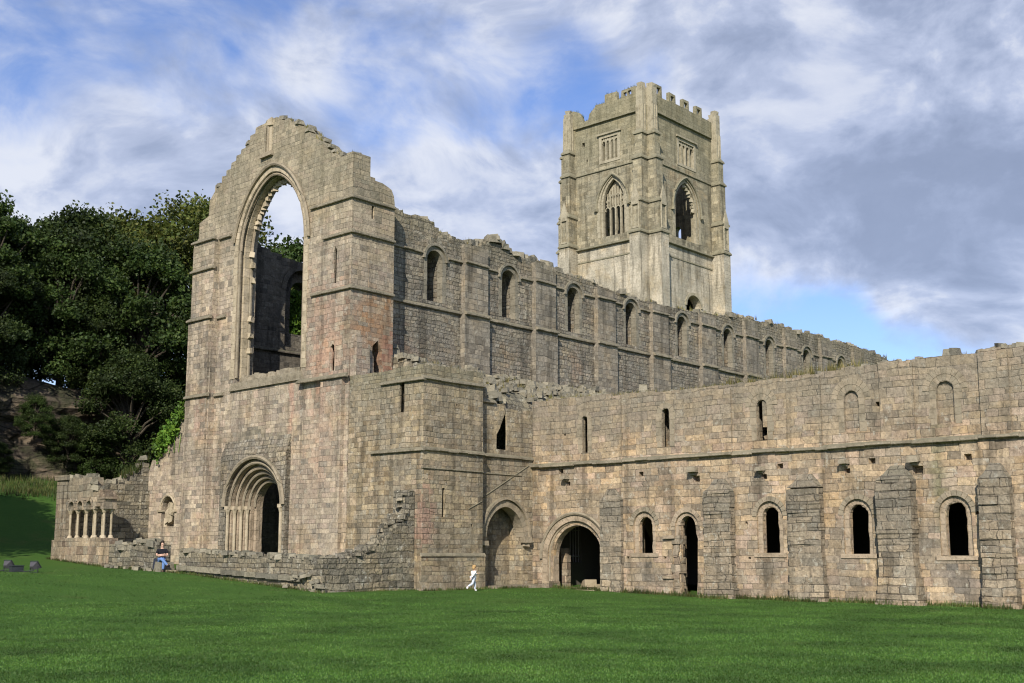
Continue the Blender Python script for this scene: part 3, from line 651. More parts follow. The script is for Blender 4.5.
wall(mb, 'Y', [(39.05, -.1), (39.75, -.1)] + [p for p in arch_h] + [(42.4, -.1), (43.06, -.1)] + ruin(ps, .3, .6, .06)[::-1], [lanc], YR, YR + .1, back=False)
wall(mb, 'Y', [(39.05, -.1), (39.75, -.1)] + [p for p in arch_h] + [(42.4, -.1), (43.06, -.1), (43.06, 8.4), (39.05, 8.8)], [hole(41.1, .65, 6.5, 8.0, .55)], YR + .1, YR + .55, back=False)
wall(mb, 'Y', [(39.05, -.2), (43.1, -.2), (43.1, 8.5), (39.05, 8.9)], [hole(41.8, .95, 6.4, 7.9, .45)], YR + .95, YR + 1.4)
box(mb, 39.05, 39.7, YR + .55, YR + .95, -.2, 4.6); box(mb, 42.42, 43.06, YR + .55, YR + .95, -.2, 4.6); box(mb, 39.05, 43.06, YR + .55, YR + .95, 4.2, 6.3)
box(mb, 38.7, 39.04, YL + .41, YR + .5, -.1, 9.8)
mb.build('aisle_south_wall', 'aisle', church)
mb = MB()
string(mb, 'Y', XW - .08, 39.1, 9.42, YL, .14, .24); string(mb, 'X', YL - .12, 39.6, 9.38, XW + .03, .14, .24, miss=.1)
string(mb, 'Y', XW - .08, 39.1, 6.28, YL, .13, .24); string(mb, 'X', YL - .12, 40.2, 6.26, XW + .03, .12, .22, miss=.1)
string(mb, 'Y', 35.2, 39.05, 5.44, YL, .06, .1, jit=.004); string(mb, 'Y', 39.1, 43.05, 6.3, YR, .13, .24); string(mb, 'Y', 39.1, 42.2, 5.45, YR, .05, .1, jit=.004)
string(mb, 'Y', XW - .12, 39.14, 1.66, YL - .1, .06, .18); string(mb, 'Y', 39.4, 40.3, 8.85, YR, .15, .25)
for a, b_, w in (((39.2, 4.15), (42.75, 5.95), YR), ((38.1, 3.72), (39.0, 4.1), YL)):      # sloping weather course
    mb.add([(a[0], w + .02, a[1]), (b_[0], w + .02, b_[1]), (b_[0], w - .04, b_[1]), (a[0], w - .04, a[1]), (b_[0], w + .02, b_[1] + .03), (a[0], w + .02, a[1] + .03)], [(0, 1, 2, 3), (3, 2, 4, 5)])
mb.build('string_course', 'string', church)
mb = MB()
ring(mb, 'Y', 41.05, 1.30, 1.60, 2.5, 1.42, YR - .05, YR + .45, 18, None); ring(mb, 'Y', 41.05, 1.62, 1.74, 2.5, 1.76, YR - .16, YR + .03, 18)
box(mb, 42.2, 42.75, YR - .25, YR + .05, 2.25, 2.5, .02); box(mb, 39.25, 39.75, YR - .2, YR + .05, 2.1, 2.3, .02)
stone(mb, (42.45, YR - .1, 2.15), (.3, .2, .2)); 
mb.build('blocked_arch', 'trim', church)
mb = MB(); box(mb, 39.6, 42.6, YL - .1, YR + .5, -.1, .3, .06); box(mb, 42.7, 43.5, 36.0, 36.7, -.1, .42, .06); box(mb, 41.9, 42.6, 36.4, 36.9, -.1, .28, .05); mb.build('threshold_block', 'galilee', church)
# rubble fill on the aisle vaults
def vz(x, t):
    if x < 38.0: return 9.55 + .3 * t
    b0 = 9.75 if x < 39 else 9.75 - min(1, (x - 39) / 1.5) * 1.0
    return b0 + (11.2 if x > 37.9 else 10.6) * 0 + ((11.25 if x > 37.9 else 10.4) - b0) * t ** .7
mb = MB(); nu, nv = 90, 14
for j in range(nv):
    for i in range(nu):
        x = XW + .55 + i * .26; t = max(0, j - 1) / (nv - 2); ymax = YT + .02 if x < 38.0 else YN + .02
        y = (YR + .15 if x > 39 else YL + .3) + (ymax - (YR + .15 if x > 39 else YL + .3)) * t
        z = vz(x, t) + .40 * noise.noise((x * .9, y * .9, 2)) + .18 * noise.noise((x * 3, y * 3, 7)) - ((1.5 if x < 39 else .45) if j == 0 else 0)
        mb.v.append((x, y, z))
mb.f = [(j * nu + i, j * nu + i + 1, (j + 1) * nu + i + 1, (j + 1) * nu + i) for j in range(nv - 1) for i in range(nu - 1)]
mb.build('vault_fill', 'rubble', church, recalc=False)
mb = MB()
for _ in range(650):
    x = random.uniform(36, 58); y = YR + .1 + (YN - YR - .2) * random.random() ** .7
    if y > YT - .3 and x < 38.2: continue
    t = (y - YR) / (YN - YR); s = random.uniform(.12, .38)
    stone(mb, (x, y, vz(x, t) + .45 * noise.noise((x * .9, y * .9, 2)) + .1), (s * 1.3, s, s * .8))
for _ in range(50): x = random.uniform(38, 41.5); y = YN - random.uniform(0, .9); s = random.uniform(.2, .5); stone(mb, (x, y, 10.4 + random.uniform(0, 1.7) * (1 - (x - 38) / 4)), (s * 1.3, s, s * .8))
for _ in range(10): x = random.uniform(40.4, 42.4); y = YR + random.uniform(.1, 1.2); s = random.uniform(.25, .6); stone(mb, (x - .9, y, 9.0 + random.uniform(0, .6)), (s * 1.3, s, s * .8))
mb.build('vault_rubble', 'loose', church)['kind'] = 'stuff'
mb = MB(); ring(mb, 'Y', 54.15, .5, .8, 10.9, .5, YN - .35, YN - .1, 9); mb.build('relieving_arch', 'naveT', church)
# tufts and weeds on the ruin tops
mb = MB(); tufts(mb, 'Y', ntop, YN, YN + 1.2, 2.0, .3); tufts(mb, 'Y', ps, YR, YR + 1, 1.6, .25)
for _ in range(130): x = random.uniform(36, 56); y = random.uniform(YR + .2, YN - .3); t = (y - YR) / (YN - YR); tuft(mb, x, y, vz(x, t) + .1, .28)
for _ in range(60): y = random.uniform(42.2, 48); tuft(mb, XW + random.uniform(.1, .9), y, interp(sorted(gable_r), y) + .02, .2, 8)
o = mb.build('wall_weeds', 'weed', church, recalc=False); o['kind'] = 'stuff'

# ================================================================== BELL TOWER
XT, YTW, XE, YNN = 99.9, 70.03, 113.7, 81.1
tower = thing('bell_tower', 'tall square bell tower with angle buttresses, pinnacles and broken battlements rising behind the nave wall', 'tower', (106.8, 75.5, 0))
mb = MB()
bw_h = hole(74.75, 1.72, 36.3, 40.0, 3.0, 0, 20); bs_h = hole(107.3, 2.35, 36.3, 40.0, 3.3, 0, 20)
uw = rect(73.95, 76.25, 44.9, 47.75); us = rect(105.9, 109.0, 44.9, 47.9)
prw = [(YTW, 49.9), (YNN, 49.9)]
wall(mb, 'X', rect(YTW, YNN, 0, 50.0), [bw_h, uw, rect(78.6, 79.0, 47.3, 47.8), rect(78.2, 78.4, 45.4, 45.7)], XT, XT + 1.0)
wall(mb, 'Y', rect(XT + 1, XE, 0, 50.0), [bs_h, us, hole(108.3, 1.45, 28.2, 28.9, 1.3, 0, 12)], YTW, YTW + 1.0)
wall(mb, 'X', rect(YTW + 1, YNN, 0, 50.0), [hole(74.9, .5, 36.6, 39.5, .5, 0, 8)], XE - 1.0, XE)
wall(mb, 'Y', rect(XT + 1, XE - 1, 0, 50.0), [hole(106.4, .4, 37.6, 39.0, .4, 0, 12)], YNN - 1.0, YNN)
mb.build('wall', 'tower', tower)
mb = MB(); box(mb, XT + 1, XE - 1, YTW + 1, YNN - 1, 33.5, 34.); mb.build('floor', 'inner', tower)
# buttresses in four stages (projection, thickness)
stages = [(0, 35.7, 1.6, 1.4), (35.7, 39.1, 1.45, 1.3), (39.1, 43.95, 1.15, 1.15), (43.95, 46.75, .95, 1.0)]
def tower_buttress(sx, sy, along):
    """along 'X': projects in x from the corner; 'Y': projects in y"""
    mb = MB(); ms = MB(); mg = MB(); mpn = MB(); cx_ = XT if sx < 0 else XE; cy_ = YTW if sy < 0 else YNN
    for z0, z1, p, t in stages:
        if along == 'X': x0, x1 = sorted((cx_ - sx * .02, cx_ + sx * p)); y0, y1 = sorted((cy_ - sy * .0, cy_ - sy * t)); y0 -= (0.004 if sy > 0 else 0)
        else: y0, y1 = sorted((cy_ - sy * .02, cy_ + sy * p)); x0, x1 = sorted((cx_, cx_ - sx * t))
        box(mb, x0, x1, y0, y1, z0, z1)
        d = .14; xx0, xx1, yy0, yy1 = x0 - d, x1 + d, y0 - d, y1 + d
        ms.add([(xx0, yy0, z1 - .15), (xx1, yy0, z1 - .15), (xx1, yy1, z1 - .15), (xx0, yy1, z1 - .15), (xx0, yy0, z1 + .02), (xx1, yy0, z1 + .02), (xx1, yy1, z1 + .02), (xx0, yy1, z1 + .02), (x0 + .15, y0 + .15, z1 + .45), (x1 - .15, y0 + .15, z1 + .45), (x1 - .15, y1 - .15, z1 + .45), (x0 + .15, y1 - .15, z1 + .45)],
               [(3, 2, 1, 0), (0, 1, 5, 4), (1, 2, 6, 5), (2, 3, 7, 6), (3, 0, 4, 7), (4, 5, 9, 8), (5, 6, 10, 9), (6, 7, 11, 10), (7, 4, 8, 11), (8, 9, 10, 11)])
    # gabled niche on the outer face of the second stage
    if along == 'X': fx, fy = cx_ + sx * 1.5, cy_ - sy * .65; gbx = (fx - .12, fx + .12, fy - .45, fy + .45)
    else: fx, fy = cx_ - sx * .65, cy_ + sy * 1.5; gbx = (fx - .45, fx + .45, fy - .12, fy + .12)
    for a in (-.42, .42):
        if along == 'X': tube(mg, [(fx, fy + a, 36), (fx, fy + a, 39.6)], .1, 5)
        else: tube(mg, [(fx + a, fy, 36), (fx + a, fy, 39.6)], .1, 5)
    box(mg, gbx[0], gbx[1], gbx[2], gbx[3], 36.0, 36.2); box(mg, *gbx, 38.6, 39.4)
    A = [(gbx[0], gbx[2], 39.4), (gbx[1], gbx[2], 39.4), (gbx[1], gbx[3], 39.4), (gbx[0], gbx[3], 39.4)]
    mg.add(A + [((gbx[0] + gbx[1]) / 2, (gbx[2] + gbx[3]) / 2, 41.0)], [(0, 1, 4), (1, 2, 4), (2, 3, 4), (3, 0, 4)])
    # panelled pinnacle stump
    hgt = {(-1, -1): 52.5, (-1, 1): 51.9, (1, -1): 53.0}.get((sx, sy), 51.6)
    if along == 'X': x, y = cx_ + sx * .28, cy_ - sy * .5
    else: x, y = cx_ - sx * .5, cy_ + sy * .28
    box(mpn, x - .42, x + .42, y - .42, y + .42, 46.75, hgt - .5); box(mpn, x - .34, x + .34, y - .34, y + .34, hgt - .5, hgt, .08)
    for a in (-.36, 0, .36):
        for sd in (-1, 1): tube(mpn, [(x + a, y + sd * .44, 47.0), (x + a, y + sd * .44, 50.0)], .07, 5); tube(mpn, [(x + sd * .44, y + a, 47.0), (x + sd * .44, y + a, 50.0)], .07, 5)
    mb.build('buttress', 'tower', tower); ms.build('set_off', 'towerS', tower); mg.build('niche', 'towerT', tower); mpn.build('pinnacle', 'towerT', tower)
for sx in (-1, 1):
    for sy in (-1, 1):
        for al in 'XY': tower_buttress(sx, sy, al)
for z, p in ((35.4, .35), (44.0, .14), (49.6, .28), (33.9, .07)):
    h = .45 if z > 35 and z < 36 else .26
    for pl, a, b_, w in (('X', YTW + 1.3, YNN - 1.3, XT), ('Y', XT + 1.3, XE - 1.3, YTW)): ms2 = MB(); string(ms2, pl, a, b_, z, w, p, h, 3, .005); ms2.build('string_course', 'towerS', tower)
# window dressings + tracery
def tower_window(pl, uc, half, w, rise, lights, broken=False):
    mb = MB(); ring(mb, pl, uc, half - .28, half + .02, 40.0, rise - .3, w + .12, w + .5, 20, 36.3, jh=.6); ring(mb, pl, uc, half + .02, half + .42, 40.0, rise + .02, w - .02, w + .15, 20, 36.3, jh=.6, jit=.004)
    mb.build('window_arch', 'towerT', tower)
    mb = MB(); archroll(mb, pl, uc, half + .5, 39.6, rise + .65, w - .12, .12, 24)
    for s in (-1, 1): stone(mb, P3(pl, uc + s * (half + .52), 39.5, w - .12), (.4, .4, .35))
    mb.build('hood_mould', 'towerS', tower)
    mb = MB(); hi = half - .28; dx = 2 * hi / lights
    if not broken:
        for i in range(1, lights):
            u = uc - hi + dx * i; zt = 40.0 + (rise - .3) * .8 * (1 - abs(u - uc) / hi * .55); pbox(mb, pl, u - .09, u + .09, w + .45, w + .7, 36.3, zt)
        for i in range(lights):
            u = uc - hi + dx * (i + .5); ring(mb, pl, u, dx / 2 - .08, dx / 2 + .02, 39.3, dx / 2, w + .45, w + .7, 6)
            pbox(mb, pl, u - .06, u + .06, w + .47, w + .68, 39.75, 40.0 + (rise - .3) * .85 * (1 - abs(u - uc) / hi * .6))
        for i in range(lights * 2 - 1): 
            u = uc - hi + dx / 2 * (i + 1); zs = 40.9 if abs(u - uc) < hi * .7 else 40.3
            ring(mb, pl, u, dx / 4 - .04, dx / 4 + .05, zs, dx / 3, w + .47, w + .68, 5)
        # tracery panels that close the heads of the lights
        wall(mb, pl, arc(uc, hi, 40.0, rise - .3, 20), [], w + .72, w + .78)
    else:
        for i, (u, z) in enumerate(arc(uc, hi - .1, 40.0, rise - .45, 16, .5, 1.)):
            if i % 2: stone(mb, P3(pl, u, z, w + .5), (.4, .4, .5), .3)
    mb.build('tracery', 'towerT', tower)
tower_window('X', 74.75, 1.72, XT, 3.0, 4); tower_window('Y', 107.3, 2.35, YTW, 3.3, 4, True)
for pl, a, b_, w in (('X', 73.95, 76.25, XT), ('Y', 105.9, 109.0, YTW)):
    mb = MB(); wall(mb, pl, rect(a - .3, b_ + .3, 44.7, 48.0), [rect(a + .05, b_ - .05, 45.0, 47.6)], w - .06, w + .3); 
    pbox(mb, pl, a - .5, b_ + .5, w - .25, w - .05, 47.95, 48.15)
    for i in (1, 2, 3): u = a + (b_ - a) * i / 4; pbox(mb, pl, u - .1, u + .1, w + .05, w + .3, 45, 47.6)
    for i in range(4): u = a + (b_ - a) * (i + .5) / 4; ring(mb, pl, u, (b_ - a) / 8 - .1, (b_ - a) / 8, 47.0, .3, w + .06, w + .28, 5, ro=.6)
    mb.build('square_window', 'towerT', tower)
mb = MB(); ring(mb, 'Y', 108.3, 1.45, 1.75, 28.9, 1.3, YTW - .1, YTW + .2, 11); mb.build('window_arch', 'towerT', tower)
# parapets
mb = MB()
pw = [(YTW + .1, 50.9), (71.3, 50.9), (71.32, 51.9), (71.7, 51.95), (73.3, 51.9), (73.35, 51.05), (73.9, 51.0), (73.95, 52.0), (75.6, 52.05), (75.65, 51.1), (76.9, 51.2), (77.1, 50.9), (77.8, 50.4), (78.0, 49.7), (78.7, 49.65), (78.9, 50.3), (79.3, 50.9), (80.1, 51.3), (YNN - .05, 51.3)]
pw = [(u, z + .55) for u, z in pw]
wall(mb, 'X', [(YTW + .1, 49.6)] + [(YNN - .05, 49.6)] + pw[::-1], [rect(71.95, 72.45, 51.7, 52.2, .02), rect(77.9, 78.1, 50.05, 50.15) if False else rect(72.6, 73.0, 51.7, 52.15, .02)], XT - .12, XT + .28)
def battl(u0, u1, period, seed):
    out = []; u = u0; k = 0
    while u < u1:
        z = (52.95 - .35 * random.random()) if k % 2 and k != 9 else 51.75 - .25 * random.random(); e = min(u1, u + (period if k % 2 else period * 1.15)); out += [(u, z + rnd(.05)), (e - .03, z + rnd(.05))]; u = e; k += 1
    return out
pb = battl(XT + .1, XE, 1.25, 0); holes_ = []
for i in range(2, len(pb) - 1, 4): c = (pb[i][0] + pb[i + 1][0]) / 2; z_ = min(pb[i][1], pb[i + 1][1]); holes_ += [rect(c - .33, c + .33, 51.75, z_ - .28, .02)] if z_ > 52.4 and c > XT + 1.2 and c < XE - .6 else []
wall(mb, 'Y', [(XT + .5, 49.6), (XE, 49.6)] + [p for p in pb[::-1] if p[0] > XT + .5] + [(XT + .5, 51.7)], holes_, YTW - .12, YTW + .28)
pe = battl(YTW + .5, YNN, 1.45, 0); wall(mb, 'X', [(YTW + .5, 49.6), (YNN, 49.6)] + pe[::-1], [], XE - .5, XE + .1)
pn = [(XT + .5, 50.5), (104, 50.8), (105, 51.4), (108, 51.2), (110, 51.6), (XE - .5, 51.4)]; wall(mb, 'Y', [(XT + .5, 49.6), (XE - .5, 49.6)] + ruin(pn, .8, 1.6, .3)[::-1], [], YNN - .5, YNN + .1)
mb.build('parapet', 'tower', tower)
mb = MB()
for (x, y, z) in ((XT - .3, 70.3, 28.5), (101., YTW - .7, 28.5)): mb.add([(x - .7, y - .7, z - 4), (x + .7, y - .7, z - 4), (x + .7, y + .7, z - 4), (x - .7, y + .7, z - 4), (x, y, z + 2)], [(0, 1, 4), (1, 2, 4), (2, 3, 4), (3, 0, 4)])
mb.build('offset_gablet', 'towerT', tower)
mb = MB()
for _ in range(60): u = random.uniform(XT + 1, XE); tuft(mb, u, YTW + .1, 51.2, .35, 6)
for _ in range(50): u = random.uniform(YTW, YNN); tuft(mb, XT + .1, u, interp(pw, u), .35, 6)
o = mb.build('wall_weeds', 'greenweed', tower, recalc=False); o['kind'] = 'stuff'

# ================================================================== WEST RANGE (storehouse)
rng = thing('storehouse_range', 'long two-storey stone range with dark round-headed openings and flat buttresses running right from the church', 'building', (48, 20, 0))
Y0 = 3.0
ctop = [(Y0, 9.1), (13.9, 9.12), (14.9, 9.18), (16.2, 9.05), (18.8, 9.12), (22.8, 8.92), (25.6, 8.84), (28.6, 8.89), (31.9, 9.0), (35.5, 9.12), (37.3, 9.1)]
lowwin = [(30.7, .36, 1.75, 2.98, .36, .02), (24.4, .36, 1.75, 3.25, .37, .02), (20.55, .38, 1.71, 3.22, .38, .02), (16.73, .38, 1.65, 3.22, .38, .02), (12.6, .38, 1.65, 3.22, .38, .02), (8.7, .38, 1.65, 3.22, .38, .02)]
hf = []; hb = []
for c, r_, z0, zs, ri, j in lowwin:
    hf.append(hole(c, .6, z0 - .02, zs, .62, .006, 14)); hb.append(hole(c, r_, z0, zs, ri, .03, 12, .26))
hf.append([(29.2, -.15), (29.22, .5), (29.3, .9), (29.2, 1.5), (29.25, 2.2), (29.3, 2.4), (29.05, 2.5)] + arc(28.45, .6, 2.9, .6, 12)[::-1] + [(27.86, 2.4), (27.9, 2.3), (27.95, .5), (28.02, -.15)])
hb.append([(28.85, -.15), (28.86, .6), (28.9, 1.2), (28.86, 2.0)] + [(u + rnd(.02), z + rnd(.02)) for u, z in arc(28.45, .38, 2.97, .38, 8)[::-1]] + [(28.05, 2.6), (27.95, 2.3), (28.0, 1.6), (27.98, .6), (28.08, -.15)])
hf.append(hole(34.65, 1.70, -.15, 1.55, 1.70, .004, 24)); hb.append(hole(34.65, 1.46, .02, 1.55, 1.5, .01, 24))
upw = [(34.03, .15, 6.41, 8.0, True), (29.45, .2, 6.41, 7.95, True), (24.62, .24, 6.4, 7.85, True), (20.62, .3, 6.47, 7.8, False), (16.87, .33, 6.5, 7.8, False), (12.7, .2, 6.4, 7.9, True), (8.8, .2, 6.4, 7.9, True)]
for c, h_, z0, zs, op in upw:
    if op: 
        hf.append(hole(c, h_, z0, zs, h_, .02, 8)); hb.append(hole(c - .02, h_ + .14, z0 - .05, zs, h_ + .1, .02, 6))
    else: hf.append(hole(c, h_, z0, zs, h_, .012, 12))
put = [(35.5, 5.63, .14), (30.83, 5.27, .12), (23.84, 5.28, .13), (19.86, 5.28, .13), (16.14, 5.23, .14), (19.51, 7.48, .11), (33.0, 7.2, .05), (35.25, 7.35, .07), (31.62, 1.55, .06), (29.6, 1.55, .06), (25.4, 1.55, .06), (25.5, 3.0, .06), (15.9, 3.2, .08), (11.9, 5.2, .13), (27.9, 4.92, .17), (24.6, 4.88, .13), (18.05, 4.85, .2), (20.9, 4.95, .12), (35.05, 5.0, .12)]
for c, z, s_ in put: hf.append(rect(c - s_, c + s_, z - s_ * .8, z + s_ * .8, .015))
outl = [(Y0, -.5)] + [(37.3, -.5)] + ruin(ctop, .4, .9, .045)[::-1]
# doorways reach the ground: build the outline as one polygon with openings above ground level
mb = MB(); wall(mb, 'X', outl, hf, XC, XC + .12, back=False); wall(mb, 'X', [(Y0, -.5), (37.3, -.5), (37.3, 8.9), (Y0, 8.9)], hb + [rect(c - s_ * .9, c + s_ * .9, z - s_ * .7, z + s_ * .7) for c, z, s_ in put], XC + .12, XC + .32, back=False)
hc = [hole(c, r_ + .55, z0 - .4, zs, r_ + .5, 0, 10) for c, r_, z0, zs, ri, j in lowwin] + [hole(28.45, .9, -.2, 2.8, .9, 0, 10), hole(34.55, 2.3, -.2, 1.5, 1.9, 0, 16)] + [hole(c, .6, 6.1, 7.9, .5, 0, 8) for c, h_, z0, zs, op in upw if op]
wall(mb, 'X', [(Y0, -.5), (37.3, -.5), (37.3, 8.9), (Y0, 8.9)], hc, XC + .32, XC + 1.3)
# shallow upper pilaster strips
for a, b_, p in ((31.86, 33.06, .10), (26.05, 27.35, .10), (21.9, 23.4, .10), (18.05, 19.4, .10), (14.5, 15.55, .12), (10.2, 11.4, .07)):
    box(mb, XC - p, XC + .02, a, b_, 5.9, interp(ctop, a) - .15)
mb.build('front_wall', 'range', rng)
mb = MB()
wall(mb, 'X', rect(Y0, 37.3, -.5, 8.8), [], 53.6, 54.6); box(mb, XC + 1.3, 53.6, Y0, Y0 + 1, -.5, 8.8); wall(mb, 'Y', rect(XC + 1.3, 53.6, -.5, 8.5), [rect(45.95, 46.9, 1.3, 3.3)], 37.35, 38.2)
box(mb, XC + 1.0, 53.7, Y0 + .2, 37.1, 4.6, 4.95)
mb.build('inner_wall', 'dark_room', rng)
for k in range(8):
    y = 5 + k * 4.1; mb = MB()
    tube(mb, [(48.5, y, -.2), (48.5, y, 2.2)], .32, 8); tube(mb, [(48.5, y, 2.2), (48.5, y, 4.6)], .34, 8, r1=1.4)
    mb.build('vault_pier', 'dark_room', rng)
mb = MB(); n = 60
for j in range(n):
    for i in range(16):
        y = Y0 + (37.25 - Y0) * j / (n - 1); x = XC + .3 + i * .72; mb.v.append((x, y, interp(ctop, y) - .28 + .12 * math.sin(i / 15 * math.pi) * 3 + .12 * noise.noise((x, y, 3))))
mb.f = [(j * 16 + i, j * 16 + i + 1, (j + 1) * 16 + i + 1, (j + 1) * 16 + i) for j in range(n - 1) for i in range(15)]
mb.build('turf_roof', 'grass', rng, recalc=False)
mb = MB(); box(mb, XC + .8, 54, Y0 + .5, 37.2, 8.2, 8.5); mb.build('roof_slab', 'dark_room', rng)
mb = MB(); string(mb, 'X', Y0, 37.25, 5.93, XC - .02, .17, .24, .9, .03, .0); mb.build('string_course', 'string', rng)
mb = MB(); topstones(mb, 'X', ctop, XC + .05, XC + 1.0, 2.6, .30, -.02)
for y in (16.9, 16.6, 14.9, 31.0): stone(mb, (XC + .5, y, 9.25), (.35, .35, .28))
mb.build('wall_top_rubble', 'loose', rng)['kind'] = 'stuff'
mb = MB(); tufts(mb, 'X', ctop, XC + .4, XC + 1.6, 4., .16)
for _ in range(190): y = random.uniform(20.5, 27); tuft(mb, XC + random.uniform(.2, 2.2), y, interp(ctop, y) + rnd(.05) + .02, random.choice((.28, .42, .5)), 9)
for _ in range(200): y = random.uniform(27, 37); tuft(mb, XC + random.uniform(.2, 2.), y, interp(ctop, y) - .08, .3, 8)
o = mb.build('roof_weeds', 'weed', rng, recalc=False); o['kind'] = 'stuff'
# openings' dressed stone
for c, r_, z0, zs, ri, j in lowwin:
    mb = MB(); ring(mb, 'X', c, .60, .80, zs, .62, XC - .03, XC + .2, 11, None, gap=.01); mb.build('window_arch', 'trim', rng)
    mb = MB(); ring(mb, 'X', c, r_ + .03, .60, zs, ri + .04, XC + .10, XC + .4, 9, z0, ro=.62, jh=.3); box(mb, XC - .05, XC + .35, c - .75, c + .75, z0 - .17, z0 - .005, .012)
    mb.build('window_surround', 'rangeT', rng)
for c, h_, z0, zs, op in upw:
    mb = MB(); ring(mb, 'X', c, h_ + .02, h_ + .26, zs, h_ + .02, XC - .012, XC + .25, 9 if h_ > .2 else 5, z0, jh=.32)
    if h_ > .22: ring(mb, 'X', c, h_ + .27, h_ + .52, zs, h_ + .27, XC - .025, XC + .2, 11)
    mb.build('window_arch', 'trim', rng)
mb = MB()
box(mb, XC + .05, XC + .34, 24.36, 24.62, 6.95, 8.05, .03); box(mb, XC + .05, XC + .34, 24.36, 24.55, 6.4, 6.6, .03)
mb.build('window_blocking', 'range', rng)
mb = MB(); ring(mb, 'X', 28.45, .6, .8, 2.9, .62, XC - .03, XC + .2, 11); ring(mb, 'X', 28.45, .38, .6, 2.95, .4, XC + .08, XC + .4, 9)
box(mb, XC - .12, XC + .3, 29.05, 29.65, 2.38, 2.52, .02); box(mb, XC + .05, XC + .5, 28.92, 29.2, 2.5, 2.95, .02); mb.build('doorway_arch', 'rangeT', rng)
mb = MB(); z = -.1
while z < 2.3: h_ = random.uniform(.2, .4); box(mb, XC + .06 + rnd(.06), XC + .55, 28.9 + rnd(.05), 29.25 + rnd(.05), z, z + h_, .03); z += h_
box(mb, XC - .1, XC + .2, 29.2, 29.7, .62, .76, .03); mb.build('broken_jamb', 'galilee', rng)
mb = MB(); ring(mb, 'X', 34.65, 1.70, 2.0, 1.55, 1.70, XC - .03, XC + .28, 19, -.1, jh=.45, jit=.004); ring(mb, 'X', 34.65, 1.46, 1.70, 1.55, 1.48, XC + .16, XC + .55, 17, -.1, jh=.45, ro=1.70)
mb.build('doorway_arch', 'rangeT', rng)
mb = MB(); archroll(mb, 'X', 34.65, 2.08, 1.5, 2.10, XC - .06, .085, 26); archroll(mb, 'X', 34.65, 1.68, 1.55, 1.68, XC + .12, .07, 22)
for s in (-1, 1): tube(mb, [(XC + .12, 34.65 + s * 1.68, 0), (XC + .12, 34.65 + s * 1.68, 1.55)], .07)
box(mb, XC - .25, XC + .3, 36.0, 37.0, -.15, .12, .03); mb.build('arch_roll', 'trim', rng)
mb = MB(); box(mb, XC + .2, XC + 2.6, 33.1, 36.1, -.2, .12, .04); box(mb, XC + 1.4, XC + 4.5, 33.1, 35.1, .1, .3, .05); box(mb, XC - .3, XC + .3, 33.3, 35.6, -.2, .06, .04); stone(mb, (XC + 1.3, 34.9, .3), (.7, .6, .35)); mb.build('doorstep', 'sand', rng)
mb = MB(); 
for i in range(6): box(mb, 44.42 + rnd(.01), 44.75 + rnd(.01), 36.33 + rnd(.01), 36.68 + rnd(.01), .0 + i * .33, .325 + i * .33, .012)
mb.build('doorway_post', 'galilee', rng)
mb = MB()
for k in range(5): y = 31.9 + k * .5; tube(mb, [(45.95 + k * .22, 37.5, 1.3), (45.95 + k * .22, 37.5, 3.3)], .025, 5)
for z in (1.2, 2.5): tube(mb, [(45.9, 37.5, z + .4), (46.9, 37.5, z + .4)], .025, 5)
mb.build('iron_grille', 'iron', rng)
# lower buttresses
for (a, b_, p, zt, spl) in ((31.86, 33.06, .2, 4.15, 0), (26.05, 27.35, .38, 4.32, .08), (21.95, 23.4, .36, 4.35, .06), (18.15, 19.5, .6, 4.5, .2), (14.62, 15.7, .42, 4.4, .1), (10.2, 11.5, .42, 4.4, .1)):
    mb = MB(); c = (a + b_) / 2; hw = (b_ - a) / 2; z = -.35
    while z < zt - .05:
        h_ = min(random.uniform(.24, .36), zt - z); f = max(0, 1 - z / 1.1); e = spl * f; d = rnd(.025) if p > .3 else rnd(.01)
        z1 = z + h_ - .006
        if p > .3:
            cut = c + rnd(hw * .5)
            box(mb, XC - p - e + d, XC + .02, a - e + rnd(.03), cut - .008, z, z1, .014); box(mb, XC - p - e + d + rnd(.03), XC + .02, cut + .008, b_ + e * .3 + rnd(.03), z, z1, .014)
        else: box(mb, XC - p - e + d, XC + .02, a, b_, z, z1, .005)
        z += h_
    box(mb, XC - p + .05, XC + .02, a + .04, b_ - .04, -.3, zt - .05)
    pk = zt + (.55 if p > .3 else .5)
    A = [(XC - p, a, zt), (XC - p, b_, zt), (XC - p * .75, b_ - hw * .35, zt + .2), (XC - .12, c + hw * .35, pk), (XC - .12, c - hw * .35, pk), (XC - p * .75, a + hw * .35, zt + .2), (XC + .05, a, zt), (XC + .05, b_, zt), (XC + .05, c + hw * .35, pk), (XC + .05, c - hw * .35, pk)]
    mb.add(A, [(0, 1, 2, 5), (5, 2, 3, 4), (1, 7, 8, 3, 2), (0, 5, 4, 9, 6), (4, 3, 8, 9)])
    mb.build('buttress', 'buttress', rng)
for (y, z, s) in ((35.13, 5.22, .16), (28.0, 5.2, .22), (24.69, 5.12, .17), (20.95, 5.2, .17), (18.15, 5.15, .24), (13.6, 5.15, .2)):
    mb = MB(); stone(mb, (XC - .1, y, z + s * .55), (.55, s * 1.9, s * 1.0), .15, False); box(mb, XC - .14, XC + .02, y - s * .6, y + s * .6, z - s * .5, z + s * .2, .02)
    mb.build('corbel', 'string', rng)

